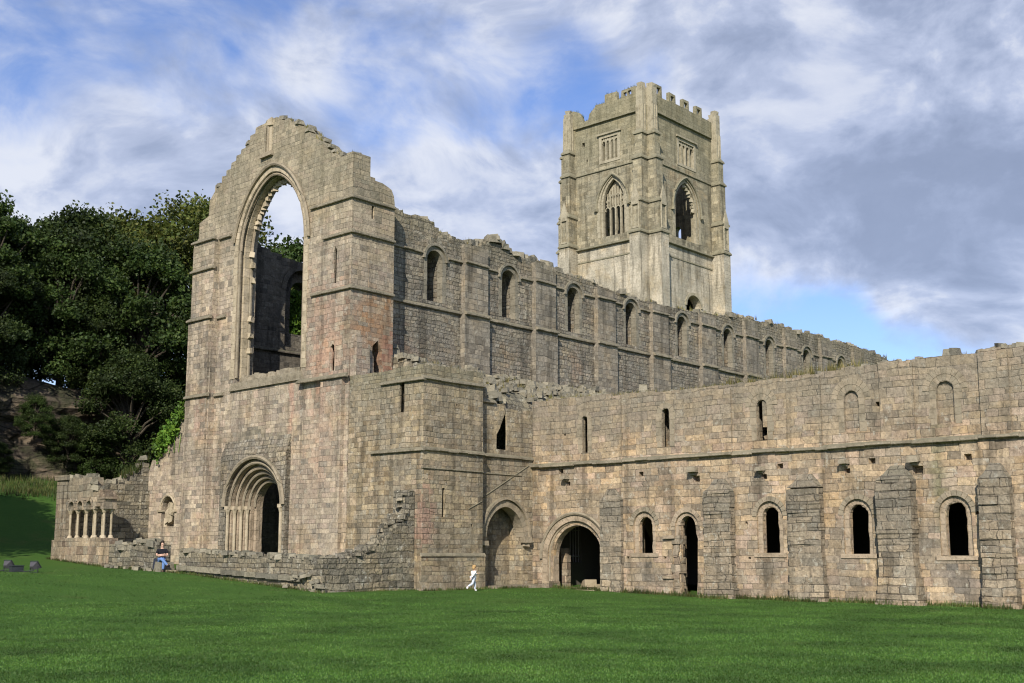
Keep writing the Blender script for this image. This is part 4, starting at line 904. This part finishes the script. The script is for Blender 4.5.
# ================================================================== RUINED WEST PORCH (arcade and low walls)
XG = 30.2
porch = thing('porch_ruin', 'ruined low porch with a small arcade of slender shafts, left of the gable', 'ruin', (XG + .5, 57, 1))
mb = MB()
box(mb, XG - .02, XG + .8, 58.5, 59.6, .6, 5.6, .01); box(mb, XG - .12, XG + .1, 58.8, 59.35, .6, 5.3, .01); box(mb, XG - .1, XG + .85, 58.4, 59.65, 5.55, 5.82, .03)
box(mb, XG - .16, XG + .9, 58.45, 59.6, .6, 2.45, .02)
prb = [(54.0, 2.25), (54.6, 2.5), (58.5, 2.55)]; wall(mb, 'X', [(54.0, .5), (58.5, .5)] + ruin(prb, .4, .7, .03)[::-1], [], XG, XG + .8)
prt = [(55.6, 4.9), (56.0, 5.0), (56.05, 5.6), (58.5, 5.65)]
wall(mb, 'X', [(55.55, 4.45), (58.5, 4.45)] + ruin(prt, .3, .6, .06)[::-1], [], XG + .05, XG + .7)
mb.build('wall', 'galilee', porch)
mb = MB()
for c in (58.02, 57.12, 56.22): 
    ring(mb, 'X', c, .27, .44, 4.12, .30, XG + .0, XG + .75, 7, ro=.42)
box(mb, XG + .02, XG + .72, 54.75, 55.8, 4.08, 4.5, .03)
for i in range(4): box(mb, XG + .0 + i * .03, XG + .74, 54.62 + i * .14, 55.78, 4.45 + i * .13, 4.57 + i * .13, .02)
for c in (58.45, 57.57, 56.67, 55.78, 54.9): box(mb, XG + .02, XG + .74, c - .2, c + .2, 3.96, 4.12, .01)
mb.build('arcade_head', 'galilee', porch)
for c in (58.35, 57.57, 56.67, 55.78, 54.92):
    mb = MB()
    for w in (XG + .18, XG + .58):
        tube(mb, [(w, c, 2.6), (w, c, 3.8)], .062, 8); tube(mb, [(w, c, 3.78), (w, c, 3.97)], .09, 8, r1=.17); tube(mb, [(w, c, 2.5), (w, c, 2.66)], .15, 8, r1=.1)
    mb.build('shaft', 'cream', porch)
mb = MB(); pN = [(31.0, 5.7), (32.4, 5.7), (33.0, 5.5), (33.9, 5.65), (34.2, 6.0), (34.67, 6.1), (35.0, 6.7), (35.22, 7.1)]
wall(mb, 'Y', [(31.0, .5), (35.22, .5)] + ruin(pN, .25, .5, .06)[::-1], [], 59.0, 59.9); box(mb, 34.7, 35.2, 58.8, 59.02, .5, 5.2, .01)
mb.build('side_wall', 'rubble', porch)
mb = MB(); topstones(mb, 'Y', pN, 59, 59.9, 4, .4); topstones(mb, 'X', prt, XG, XG + .7, 4, .35); mb.build('wall_top_rubble', 'loose', porch)['kind'] = 'stuff'
mb = MB(); tufts(mb, 'Y', [(33.6, 5.8), (34.67, 6.3), (35.22, 7.0)], 59, 59.9, 22, .45)
o = mb.build('wall_weeds', 'greenweed', porch, recalc=False); o['kind'] = 'stuff'

def lowwall(label, pr, base, y0, y1, loc):
    t = thing('low_stone_wall', label, 'wall', loc, 'low walls in front of the gable')
    mb = MB(); p2 = [p for p in pr if y0 <= p[0] <= y1]
    wall(mb, 'X', [(y0, base - .5), (y1, base - .5)] + ruin([(y0, interp(pr, y0))] + [p for p in p2 if y0 < p[0] < y1] + [(y1, interp(pr, y1))], .3, .65, .04)[::-1], [], XG, XG + .75)
    mb.build('wall', 'rubble', t); return t
pl_ = [(37.3, 1.5), (41.0, 1.62), (46.0, 1.8), (47.2, 1.85), (47.7, 2.0), (49.6, 2.1), (50.9, 2.28), (52.5, 2.2), (52.6, 1.95), (53.9, 2.2)]
t = lowwall('mossy low rubble wall between the porch arcade and the seated person', pl_, 1.0, 49.6, 53.98, (XG, 51.8, .9))
mb = MB(); 
for _ in range(30): y = random.uniform(49.7, 53.9); s = random.uniform(.2, .4); stone(mb, (XG + random.uniform(0, .7), y, interp(pl_, y) + .04), (s * 1.2, s, s * .7))
for _ in range(18): y = random.uniform(49.7, 53.9); s = random.uniform(.15, .3); stone(mb, (XG - random.uniform(0, .3), y, gz(XG, y) + .08), (s * 1.2, s, s * .7))
mb.build('loose_stones', 'loose', t)['kind'] = 'stuff'
t = lowwall('long low rubble wall below the carved doorway, ending in a stair-stepped broken return', pl_, .4, 37.3, 47.7, (XG, 42.5, .5))
mb = MB(); 
prS = [(30.95, 1.5), (31.35, 1.48), (32.96, 1.96), (33.79, 2.46), (34.2, 2.9), (34.64, 3.37), (34.9, 4.2), (35.2, 4.9)]
wall(mb, 'Y', [(30.95, -.2), (35.23, -.2)] + ruin(prS, .22, .42, .06)[::-1], [], 37.3, 38.3)
for _ in range(40): x = random.uniform(31, 35.1); s = random.uniform(.15, .38); stone(mb, (x, 37.3 + random.uniform(.05, .8), interp(prS, x) + .05), (s * 1.2, s, s * .7))
mb.build('return_wall', 'rubble', t)
mb = MB(); prm = [(39.0, .72), (47.6, 1.12)]
u = 38.6
while u < 47.6: e = u + random.uniform(.5, 1.0); z = .62 + (u - 38.6) * .045; box(mb, XG - .16 + rnd(.02), XG + .02, u, min(e, 47.65) - .01, z - .02, z + .2, .015); u = e
for _ in range(60): y = random.uniform(37.4, 47.6); s = random.uniform(.18, .4); stone(mb, (XG + random.uniform(0, .7), y, interp(pl_, y) + .03), (s * 1.2, s, s * .6))
for _ in range(16): y = random.uniform(37.3, 39.6); s = random.uniform(.15, .3); stone(mb, (XG - random.uniform(0, .25), y, gz(XG, y) + random.uniform(0, .7)), (s * 1.2, s, s * .6))
mb.build('loose_stones', 'loose', t)['kind'] = 'stuff'
mb = MB(); box(mb, XG - .1, XG + 1.2, 47.75, 48.6, .8, .96, .03); o = mb.build('doorstep_slab', 'sand'); tag(o, 'flat worn stone slab in the gap of the low wall beside the seated person', 'slab')

# ================================================================== VEGETATION
def leaf(mb, p, s, up=.5):
    a = random.uniform(0, 6.28); t = random.uniform(-1, 1) * (1 - up * .5)
    n = Vector((math.cos(a) * (1 - abs(t) * .3), math.sin(a) * (1 - abs(t) * .3), up + t)).normalized()
    e = n.cross(Vector((rnd(1), rnd(1), rnd(1)))).normalized(); f = n.cross(e)
    w = s * random.uniform(.7, 1.25); l = w * random.uniform(1.1, 1.7)
    P_ = Vector(p)
    mb.add([P_ - e * w * .5, P_ - f * l * .35 + n * w * .1, P_ + e * w * .5, P_ + f * l * .65 - n * w * .1], [(0, 1, 2, 3)])

def tree_mesh(seed, H, cr, cb, nclump, nleaf, ls, mat, lean=0., wisp=False):
    """crown centred over the origin; cb = height where the crown starts"""
    random.seed(seed); cr_mb = MB(); tr_mb = MB()
    trunk = [(lean * t * t, .3 * math.sin(t * 3 + seed), H * .62 * t) for t in (0, .2, .4, .6, .8, 1)]
    tube(tr_mb, trunk, .02 * H + .1, 8, r1=.12)
    cents = []
    for k in range(nclump):
        for _ in range(30):
            a = random.uniform(0, 6.28); t = random.random() ** .8; zz = cb + (H - cb) * t
            env = cr * (math.sin(math.pi * min(1, .18 + t * .80)) ** .6) * (1 + .28 * noise.noise((math.cos(a) * 1.3, math.sin(a) * 1.3, t * 3 + seed)))
            r = env * math.sqrt(random.uniform(.25, 1))
            c = Vector((r * math.cos(a) + lean * t, r * math.sin(a), zz))
            if all((c - d).length > cr * .17 for d in cents): break
        cents.append(c)
    for c in cents:
        b0 = Vector((lean * .3, 0, max(cb * .7, c.z * .55))); mid = (b0 + c) / 2 + Vector((rnd(.4), rnd(.4), .5))
        if random.random() < .55: tube(tr_mb, [b0, mid, c], .09 + .008 * H, 5, r1=.03, cap=False)
        rad = cr * random.uniform(.17, .31) * (.75 if wisp else 1)
        for _ in range(nleaf):
            d = Vector((random.gauss(0, 1), random.gauss(0, 1), random.gauss(0, .62)))
            if d.length > 1.9: d *= 1.9 / d.length
            d = d * rad * .62
            if d.z < 0: d.z *= .6
            leaf(cr_mb, c + d, ls * random.uniform(.8, 1.2), .7)
    return cr_mb, tr_mb
protos = {}
def proto(key, *a, mat='leafA', **k):
    c, t = tree_mesh(*a, None, **k)
    me_c = bpy.data.meshes.new('crown'); me_c.from_pydata(c.v, [], c.f); me_c.materials.append(M[mat])
    me_t = bpy.data.meshes.new('trunk'); me_t.from_pydata(t.v, [], t.f); me_t.materials.append(M['bark'])
    protos[key] = (me_c, me_t)
proto('oak', 3, 16, 7.0, 2.6, 62, 560, .23, mat='leafB')
proto('dark', 5, 16, 6.4, 1.6, 62, 560, .23, mat='leafA')
proto('green', 8, 16, 6.6, 1.2, 60, 560, .23, mat='leafC')
proto('ash', 11, 16, 5.6, 3.0, 58, 330, .22, mat='leafC', wisp=True)
def tree(key, x, y, sc, rot, label, name='broadleaf_tree', z=None, sz=1.0, group='trees on the cliff behind the ruin'):
    z = gz(x, y) - .3 if z is None else z
    t = thing(name, label, 'tree', (x, y, z), group); t.rotation_euler.z = R(rot); t.scale = (sc, sc, sc * sz)
    for nm, me in zip(('crown', 'trunk'), protos[key]):
        o = bpy.data.objects.new(nm, me); COL.objects.link(o); o.parent = t
    return t
# crowns rising from the cliff top (y about 88-100, ground about 13-15 m)
tree('oak', 60.0, 92.5, 1.16, 20, 'tall olive-green domed tree against the sky immediately left of the gable', z=15)
tree('oak', 53.0, 95.0, .98, 130, 'olive-green tree behind the domed tree, second from the gable along the skyline', z=15.5)
tree('dark', 47.5, 92.5, .95, 75, 'dark green tree in the middle of the skyline with a rounded top', z=14.8)
tree('ash', 39.2, 91.0, .95, 200, 'pale feathery tree with loose upright sprays at the left edge of the skyline', z=14.2)
tree('dark', 42.8, 95.5, .86, 240, 'dark tree behind the pale feathery tree on the left skyline', z=15.2)
tree('dark', 34.0, 91.0, .85, 300, 'dark bushy tree at the far left edge of the picture above the cliff', z=14.4)
tree('green', 45.2, 89.6, .74, 10, 'mid-green leafy tree overhanging the cliff face left of centre of the wood', z=14.9)
tree('green', 50.8, 87.5, .9, 160, 'mid-green tree in front of the cliff with low hanging boughs', z=12.5)
tree('dark', 38.5, 88.6, .66, 95, 'small dark tree clinging to the cliff edge below the pale feathery tree', z=13.6)
tree('green', 56.8, 83.0, 1.02, 280, 'green tree close behind the left shoulder of the gable with boughs down to the ivy', z=7.5)
tree('dark', 48.0, 83.4, .62, 33, 'dark low tree in front of the cliff just left of the ivy-topped wall shoulder', z=6.9)
tree('green', 64.0, 86.0, .98, 60, 'green tree hidden mostly by the gable, its boughs showing through the north window', z=7.5)
tree('ash', 65.3, 86.0, 1.30, 15, 'slender dark-sprayed tree showing through the left part of the great west window', z=9.0)
tree('ash', 73.5, 91.5, .86, 320, 'small tree top showing low at the right side of the great west window', z=13.0)
tree('dark', 48.2, 88.8, .62, 120, 'stubby dark tree on the cliff lip above the bare rock', z=13.7)
tree('dark', 34.2, 88.2, .60, 20, 'small dark bush-like tree low on the cliff at the far left', z=13.6)
# trees left of the view that throw their shade over the bank and the cliff
for i, (x, y, s, z) in enumerate(((16.0, 60.5, .95, 1.6), (19.5, 67, .85, 3.0), (12, 66, .9, 2.6), (12, 80, 1.1, 6), (5, 72, 1.0, 3), (24, 84, 1.1, 6.5), (15, 88, 1.2, 10), (22.5, 93, 1.2, 14))):
    tree('dark' if i % 2 else 'green', x, y, s, i * 57, ('lone shade tree left of the view, nearest to the floodlights', 'shade tree left of the view just behind the nearest one', 'shade tree on the lower bank between its two neighbours outside the left edge', 'shade tree halfway up the bank outside the left edge', 'outermost low shade tree far to the left of the view', 'shade tree at the foot of the cliff just outside the left edge', 'large shade tree high on the bank well outside the left edge', 'large shade tree on the cliff top outside the left edge')[i], z=z, group='shade trees outside the left edge')

for i, (x, sc_, lb) in enumerate(((35.8, .17, 'small shrub rooted in the rock face at the left picture edge'), (38.4, .14, 'small shrub on a ledge low on the rock face, second from the left edge'), (41.0, .20, 'shrub hanging over the middle of the bare rock face'), (43.6, .24, 'dark shrub at the right end of the bare rock face'), (45.6, .30, 'dark shrub at the rock foot just left of the low tree behind the porch'))):
    tree('dark' if i % 2 else 'green', x, 84.9 - .2 * (i % 2), sc_, i * 71, lb, name='cliff_shrub', z=(9.5, 7.4, 10.2, 8.2, 6.6)[i], group='shrubs on the rock face')['category'] = 'shrub'
# ivy on the shoulder of the gable
random.seed(44)
mb = MB(); pv = [(55.2, 9.9), (56.2, 8.7), (57.2, 8.1), (58.4, 7.7)]
for _ in range(1700):
    y = 55.45 + 2.6 * random.random() ** .9; z = interp(pv, y) - .05 + random.gauss(0, .32) - (.25 if y > 57.5 else 0)
    if y > 58.3: z += .1
    leaf(mb, (XW + random.uniform(-.5, .6), y, z), .15, .5)
for i in range(5): tube(mb, [(XW - .05, 56 + i * .45, 7.2), (XW - .06, 56 + i * .45 + rnd(.2), 8.2)], .02, 4)
o = mb.build('ivy_bush', 'ivy', recalc=False); tag(o, 'bright green ivy bush sprawling over the broken left shoulder of the gable wall', 'ivy')
mb = MB()
for _ in range(1500): leaf(mb, (41.1 + random.gauss(0, .45), 53.9 + rnd(.5), 14.2 + 2.6 * random.random()), .18, .5)
o = mb.build('ivy_curtain', 'ivy', recalc=False); tag(o, 'green creeper filling the far nave window seen through the great west window', 'ivy')
# uncut grass along the wall feet
mb = MB()
for _ in range(900): x = random.uniform(28, 46); y = 79.5 + random.gauss(0, 1.0) + (x - 36) * -.12; tuft(mb, x, y, gz(x, y), .4, 7, .3)
for _ in range(500): x = random.uniform(28, 48); y = random.uniform(81, 85.5); tuft(mb, x, y, gz(x, y), .5, 8, .3)
for _ in range(1700): y = random.uniform(10, 37); tuft(mb, XC - random.uniform(.02, .2) - (.7 if any(a < y < b_ for a, b_ in ((26, 27.4), (21.9, 23.4), (18, 19.5), (14.6, 15.6))) else 0), y, gz(XC, y) + .0, random.choice((.08, .1, .14, .24)), 6, .12)
for _ in range(500): y = random.uniform(37, 60); tuft(mb, XG - random.uniform(.02, .25), y, gz(XG, y), .14, 5, .1)
for _ in range(200): x = random.uniform(31, 43); tuft(mb, x, (37.3 if x < 35.2 else YL - .12) - random.uniform(.02, .2), gz(x, 37), .12, 5, .1)
o = mb.build('grass_verge', 'greenweed', recalc=False); tag(o, 'uncut grass along the foot of the walls', 'grass'); o['kind'] = 'stuff'
random.seed(12); vs = []; n_ = 0
for _ in range(520000):
    a = R(random.uniform(16, 68)); d = 12.5 + 52 * random.random() ** 1.7
    x, y = d * math.cos(a), d * math.sin(a)
    if x > XC - .3 or (x > XG - .4 and y > 36) or random.random() < (d - 36) / 26: continue
    z = gz(x, y); b_ = random.uniform(0, 6.28); w = .010 + .0004 * d; h = random.uniform(.012, .032); t_ = random.uniform(-.03, .03)
    cx_, sx_ = math.cos(b_) * w, math.sin(b_) * w
    vs += [(x - cx_, y - sx_, z - .01), (x + cx_, y + sx_, z - .01), (x + t_, y + t_ * .5, z + h)]; n_ += 1
me = bpy.data.meshes.new('lawn_blades'); me.from_pydata(vs, [], [(3 * i, 3 * i + 1, 3 * i + 2) for i in range(n_)]); me.materials.append(M['blade'])
o = bpy.data.objects.new('lawn_grass', me); COL.objects.link(o); tag(o, 'short mown grass blades of the lawn', 'grass'); o['kind'] = 'stuff'
# ================================================================== PEOPLE AND LAMPS
def skinned(name, joints, edges, mat, parent, sub=2, root=0, smooth=True):
    me = bpy.data.meshes.new(name); keys = list(joints); me.from_pydata([joints[k][0] for k in keys], [(keys.index(a), keys.index(b_)) for a, b_ in edges], []); me.update()
    o = bpy.data.objects.new(name, me); COL.objects.link(o)
    md = o.modifiers.new('skin', 'SKIN'); md.use_smooth_shade = True
    for i, k in enumerate(keys):
        r_ = joints[k][1]; r_ = r_ if isinstance(r_, tuple) else (r_, r_); me.skin_vertices[0].data[i].radius = r_; me.skin_vertices[0].data[i].use_root = (i == root)
    o.modifiers.new('sub', 'SUBSURF').levels = sub
    dg = bpy.context.evaluated_depsgraph_get(); m2 = bpy.data.meshes.new_from_object(o.evaluated_get(dg)); m2.materials.clear(); m2.materials.append(M[mat])
    m2.polygons.foreach_set('use_smooth', [True] * len(m2.polygons))
    o.modifiers.clear(); o.data = m2; o.name = name; o.parent = parent; return o
def blob(name, mat, parent, parts, seg=10):
    bm = bmesh.new()
    for c, r_, in parts:
        bmesh.ops.create_uvsphere(bm, u_segments=seg, v_segments=8, radius=1, matrix=Matrix.Translation(c) @ Matrix.Diagonal((*r_, 1)))
    me = bpy.data.meshes.new(name); bm.to_mesh(me); bm.free(); me.materials.append(M[mat]); me.polygons.foreach_set('use_smooth', [True] * len(me.polygons))
    o = bpy.data.objects.new(name, me); COL.objects.link(o); o.parent = parent; return o
def fingers(J, E, side, wrist, d, n, sz=1.):
    """palm and five finger chains; d = finger direction, n = spread direction"""
    d = Vector(d).normalized(); n = Vector(n).normalized(); w = Vector(wrist); pk = side + 'palm'; J[pk] = (tuple(w + d * .05 * sz), (.022 * sz, .014 * sz)); E.append((side + 'wrist', pk))
    for i, (o_, l) in enumerate(((-.03, .065), (-.01, .075), (.01, .072), (.03, .055))):
        a, b_ = f'{side}f{i}a', f'{side}f{i}b'; J[a] = (tuple(w + d * .085 * sz + n * o_ * sz), .009 * sz); J[b_] = (tuple(w + d * (.085 + l) * sz + n * o_ * 1.2 * sz - Vector((0, 0, .012))), .007 * sz); E += [(pk, a), (a, b_)]
    J[side + 'th'] = (tuple(w + d * .07 * sz - n * .05 * sz), .009 * sz); E.append((pk, side + 'th'))

# seated adult, facing local +Y (arms folded, left leg crossed over right)
px, py = 30.15, 49.05; pz = gz(px, py)
sit = thing('person', 'person in black top and blue jeans sitting with folded arms by the low wall', 'person', (px, py, pz))
sit.rotation_euler.z = R(41.9 - 90 + 180 + 15)
hs_ = .50
J = {'pelvis': ((0, 0, hs_ + .05), (.14, .11)), 'belly': ((0, .01, hs_ + .22), (.125, .10)), 'chest': ((0, .0, hs_ + .42), (.15, .11)), 'neckb': ((0, 0, hs_ + .56), (.07, .06)), 'neck': ((0, .01, hs_ + .63), .05), 'chin': ((0, .03, hs_ + .70), (.06, .07)), 'head': ((0, .02, hs_ + .80), (.075, .09)), 'crown': ((0, .015, hs_ + .87), (.06, .07)), 'nose': ((0, .115, hs_ + .765), .013)}
E = [('pelvis', 'belly'), ('belly', 'chest'), ('chest', 'neckb'), ('neckb', 'neck'), ('neck', 'chin'), ('chin', 'head'), ('head', 'crown'), ('head', 'nose')]
for s, nm in ((-1, 'R'), (1, 'L')):
    J[nm + 'sh'] = ((s * .19, 0, hs_ + .50), .058); J[nm + 'el'] = ((s * .25, .10, hs_ + .25), .045); J[nm + 'wrist'] = ((-s * .02, .20, hs_ + (.30 if s > 0 else .24)), .03)
    E += [('chest', nm + 'sh'), (nm + 'sh', nm + 'el'), (nm + 'el', nm + 'wrist')]
    fingers(J, E, nm, J[nm + 'wrist'][0], (-s, .1, .1), (0, 0, 1))
J['Lhip'] = ((.09, .03, hs_ + .04), .09); J['Lkn'] = ((.0, .46, hs_ + .10), .062); J['Lank'] = ((-.28, .62, hs_ - .20), .04); J['Ltoe'] = ((-.38, .72, hs_ - .24), .035)
J['Rhip'] = ((-.09, .03, hs_ + .04), .09); J['Rkn'] = ((-.10, .46, hs_ - .02), .062); J['Rank'] = ((-.08, .48, .09), .04); J['Rtoe'] = ((-.08, .64, .04), .035)
for nm in 'LR': E += [('pelvis', nm + 'hip'), (nm + 'hip', nm + 'kn'), (nm + 'kn', nm + 'ank'), (nm + 'ank', nm + 'toe')]
skinned('body', J, E, 'skin', sit)
def sub(J, keys, E, grow): return {k: (J[k][0], tuple(x + grow for x in (J[k][1] if isinstance(J[k][1], tuple) else (J[k][1],) * 2))) for k in keys}, [e for e in E if e[0] in keys and e[1] in keys]
J2 = dict(J); 
for s, nm in ((-1, 'R'), (1, 'L')): J2[nm + 'slv'] = ((s * .235, .07, hs_ + .32), .05)
E2 = [('pelvis', 'belly'), ('belly', 'chest'), ('chest', 'neckb'), ('chest', 'Rsh'), ('chest', 'Lsh'), ('Rsh', 'Rslv'), ('Lsh', 'Lslv')]
a, b_ = sub(J2, ['pelvis', 'belly', 'chest', 'neckb', 'Rsh', 'Lsh', 'Rslv', 'Lslv'], E2, .018); skinned('shirt', a, b_, 'black_cloth', sit)
a, b_ = sub(J, ['pelvis', 'Lhip', 'Lkn', 'Lank', 'Rhip', 'Rkn', 'Rank'], E, .02); skinned('jeans', a, b_, 'jeans', sit)
for nm in 'LR': a, b_ = sub(J, [nm + 'ank', nm + 'toe'], E, .02); skinned('shoe', a, b_, 'black_cloth', sit)
blob('hair', 'dark_hair', sit, [((0, -.01, hs_ + .87), (.095, .105, .085)), ((0, -.05, hs_ + .80), (.09, .08, .10))])
mb = MB(); stone(mb, (px + .15, py + .02, pz + .2), (.75, .7, .5), .1, False); o = mb.build('stone_block', 'loose'); tag(o, 'rough squared stone block the person in jeans is sitting on', 'stone')
bag = MB(); random.seed(5); stone(bag, (px + .1, py + .5, pz + .32), (.36, .3, .62), .12, False); o = bag.build('backpack', 'greyb'); tag(o, 'dark backpack propped at the left side of the seated person', 'bag')

# running child seen from behind
cx2, cy2 = 37.15, 35.62; cz = gz(cx2, cy2) - .01
kid = thing('person', 'fair-haired child in white top and pale trousers running across the lawn by the wall', 'person', (cx2, cy2, cz))
kid.rotation_euler.z = R(41.9 - 90 - 50)       # local +Y = running direction
J = {'pelvis': ((0, 0, .60), (.085, .07)), 'belly': ((0, .02, .69), (.078, .062)), 'chest': ((0, .045, .80), (.095, .07)), 'neckb': ((0, .06, .88), (.045, .04)), 'neck': ((0, .065, .915), .034), 'chin': ((0, .09, .955), (.048, .055)), 'head': ((0, .085, 1.03), (.065, .078)), 'crown': ((0, .075, 1.085), (.05, .06)), 'nose': ((0, .17, 1.0), .010)}
E = [('pelvis', 'belly'), ('belly', 'chest'), ('chest', 'neckb'), ('neckb', 'neck'), ('neck', 'chin'), ('chin', 'head'), ('head', 'crown'), ('head', 'nose')]
for s, nm, el, wr in ((-1, 'R', (-.17, .16, .70), (-.10, .30, .76)), (1, 'L', (.17, -.12, .72), (.16, -.22, .60))):
    J[nm + 'sh'] = ((s * .12, .045, .845), .036); J[nm + 'el'] = (el, .028); J[nm + 'wrist'] = (wr, .02)
    E += [('chest', nm + 'sh'), (nm + 'sh', nm + 'el'), (nm + 'el', nm + 'wrist')]; dv_ = Vector(wr) - Vector(el); fingers(J, E, nm, wr, dv_, (1, 0, 0), .75)
J['Rhip'] = ((-.06, .01, .58), .06); J['Rkn'] = ((-.06, .16, .34), .042); J['Rank'] = ((-.05, .14, .07), .028); J['Rtoe'] = ((-.05, .25, .035), .026)
J['Lhip'] = ((.06, 0, .58), .06); J['Lkn'] = ((.06, -.08, .33), .042); J['Lank'] = ((.06, -.33, .22), .028); J['Ltoe'] = ((.06, -.38, .12), .026)
for nm in 'LR': E += [('pelvis', nm + 'hip'), (nm + 'hip', nm + 'kn'), (nm + 'kn', nm + 'ank'), (nm + 'ank', nm + 'toe')]
skinned('body', J, E, 'skin', kid)
a, b_ = sub(J, ['pelvis', 'belly', 'chest', 'neckb', 'Rsh', 'Lsh', 'Rel', 'Lel', 'Rwrist', 'Lwrist'], E, .016); skinned('shirt', a, b_, 'white_cloth', kid)
a, b_ = sub(J, ['pelvis', 'Lhip', 'Lkn', 'Lank', 'Rhip', 'Rkn', 'Rank'], E, .016); skinned('trousers', a, b_, 'pale_denim', kid)
for nm in 'LR': a, b_ = sub(J, [nm + 'ank', nm + 'toe'], E, .015); skinned('shoe', a, b_, 'white_cloth', kid)
blob('hair', 'fair_hair', kid, [((0, .065, 1.075), (.085, .095, .075)), ((0, .03, 1.02), (.08, .07, .09))])

# floodlights on the lawn
def floodlight(x, y, rot, label, blabel, bx, by):
    z = gz(x, y); t = thing('floodlight', label, 'floodlight', (x, y, z), 'floodlights on the lawn'); t.rotation_euler.z = R(rot); t.scale = (.68, .68, .68)
    def part(n, mt, verts, faces):
        me = bpy.data.meshes.new(n); me.from_pydata(verts, [], faces); me.materials.append(M[mt]); o = bpy.data.objects.new(n, me); COL.objects.link(o); o.parent = t; return o
    # housing: tapered back, tilted up towards local +Y
    tl = R(38); ct, st = math.cos(tl), math.sin(tl)
    def rt(p): x_, y_, z_ = p; return (x_, y_ * ct - z_ * st, y_ * st + z_ * ct + .40)
    H = [(-.3, .12, -.24), (.3, .12, -.24), (.3, .12, .24), (-.3, .12, .24), (-.14, -.2, -.13), (.14, -.2, -.13), (.14, -.2, .13), (-.14, -.2, .13)]
    part('housing', 'lamp_grey', [rt(p) for p in H], [(4, 5, 6, 7), (0, 1, 5, 4), (1, 2, 6, 5), (2, 3, 7, 6), (3, 0, 4, 7), (0, 3, 2, 1)])
    part('visor', 'lamp_dark', [rt(p) for p in [(-.33, .12, -.27), (.33, .12, -.27), (.33, .12, .27), (-.33, .12, .27), (-.33, .2, -.27), (.33, .2, -.27), (.33, .2, .27), (-.33, .2, .27)]], [(0, 1, 5, 4), (1, 2, 6, 5), (2, 3, 7, 6), (3, 0, 4, 7)])
    part('glass', 'lens', [rt(p) for p in [(-.29, .15, -.23), (.29, .15, -.23), (.29, .15, .23), (-.29, .15, .23)]], [(0, 1, 2, 3)])
    mb = MB(); box(mb, -.36, -.33, -.03, .03, .0, .42); box(mb, .33, .36, -.03, .03, .0, .42); box(mb, -.36, .36, -.05, .05, -.02, .03); box(mb, -.2, .2, -.2, .2, -.03, .012)
    part('bracket', 'lamp_dark', mb.v, mb.f)
    zb = gz(bx, by); b2 = thing('control_box', blabel, 'box', (bx, by, zb), 'control boxes of the floodlights')
    mb = MB(); box(mb, bx - .26, bx + .26, by - .14, by + .14, zb - .02, zb + .24, .01); mb.build('case', 'lamp_dark', b2)
    mb = MB(); box(mb, bx - .28, bx + .28, by - .16, by + .16, zb + .24, zb + .28, .008); mb.build('lid', 'lamp_dark', b2)
    mb = MB(); tube(mb, [(bx, by, zb + .05), ((bx + x) / 2, (by + y) / 2, zb + .02), (x, y, zb + .06)], .018, 5); o = mb.build('cable', 'lamp_dark', b2)
FS = .66
floodlight(24.35, 49.75, -75, 'grey tilted floodlight on the lawn, the nearer to the ruin of two', 'low dark control box just left of the right-hand floodlight', 23.85, 50.35)
floodlight(23.75, 50.95, -75, 'grey tilted floodlight at the extreme left edge of the lawn', 'low dark control box at the left picture edge beside the leftmost floodlight', 23.2, 51.3)
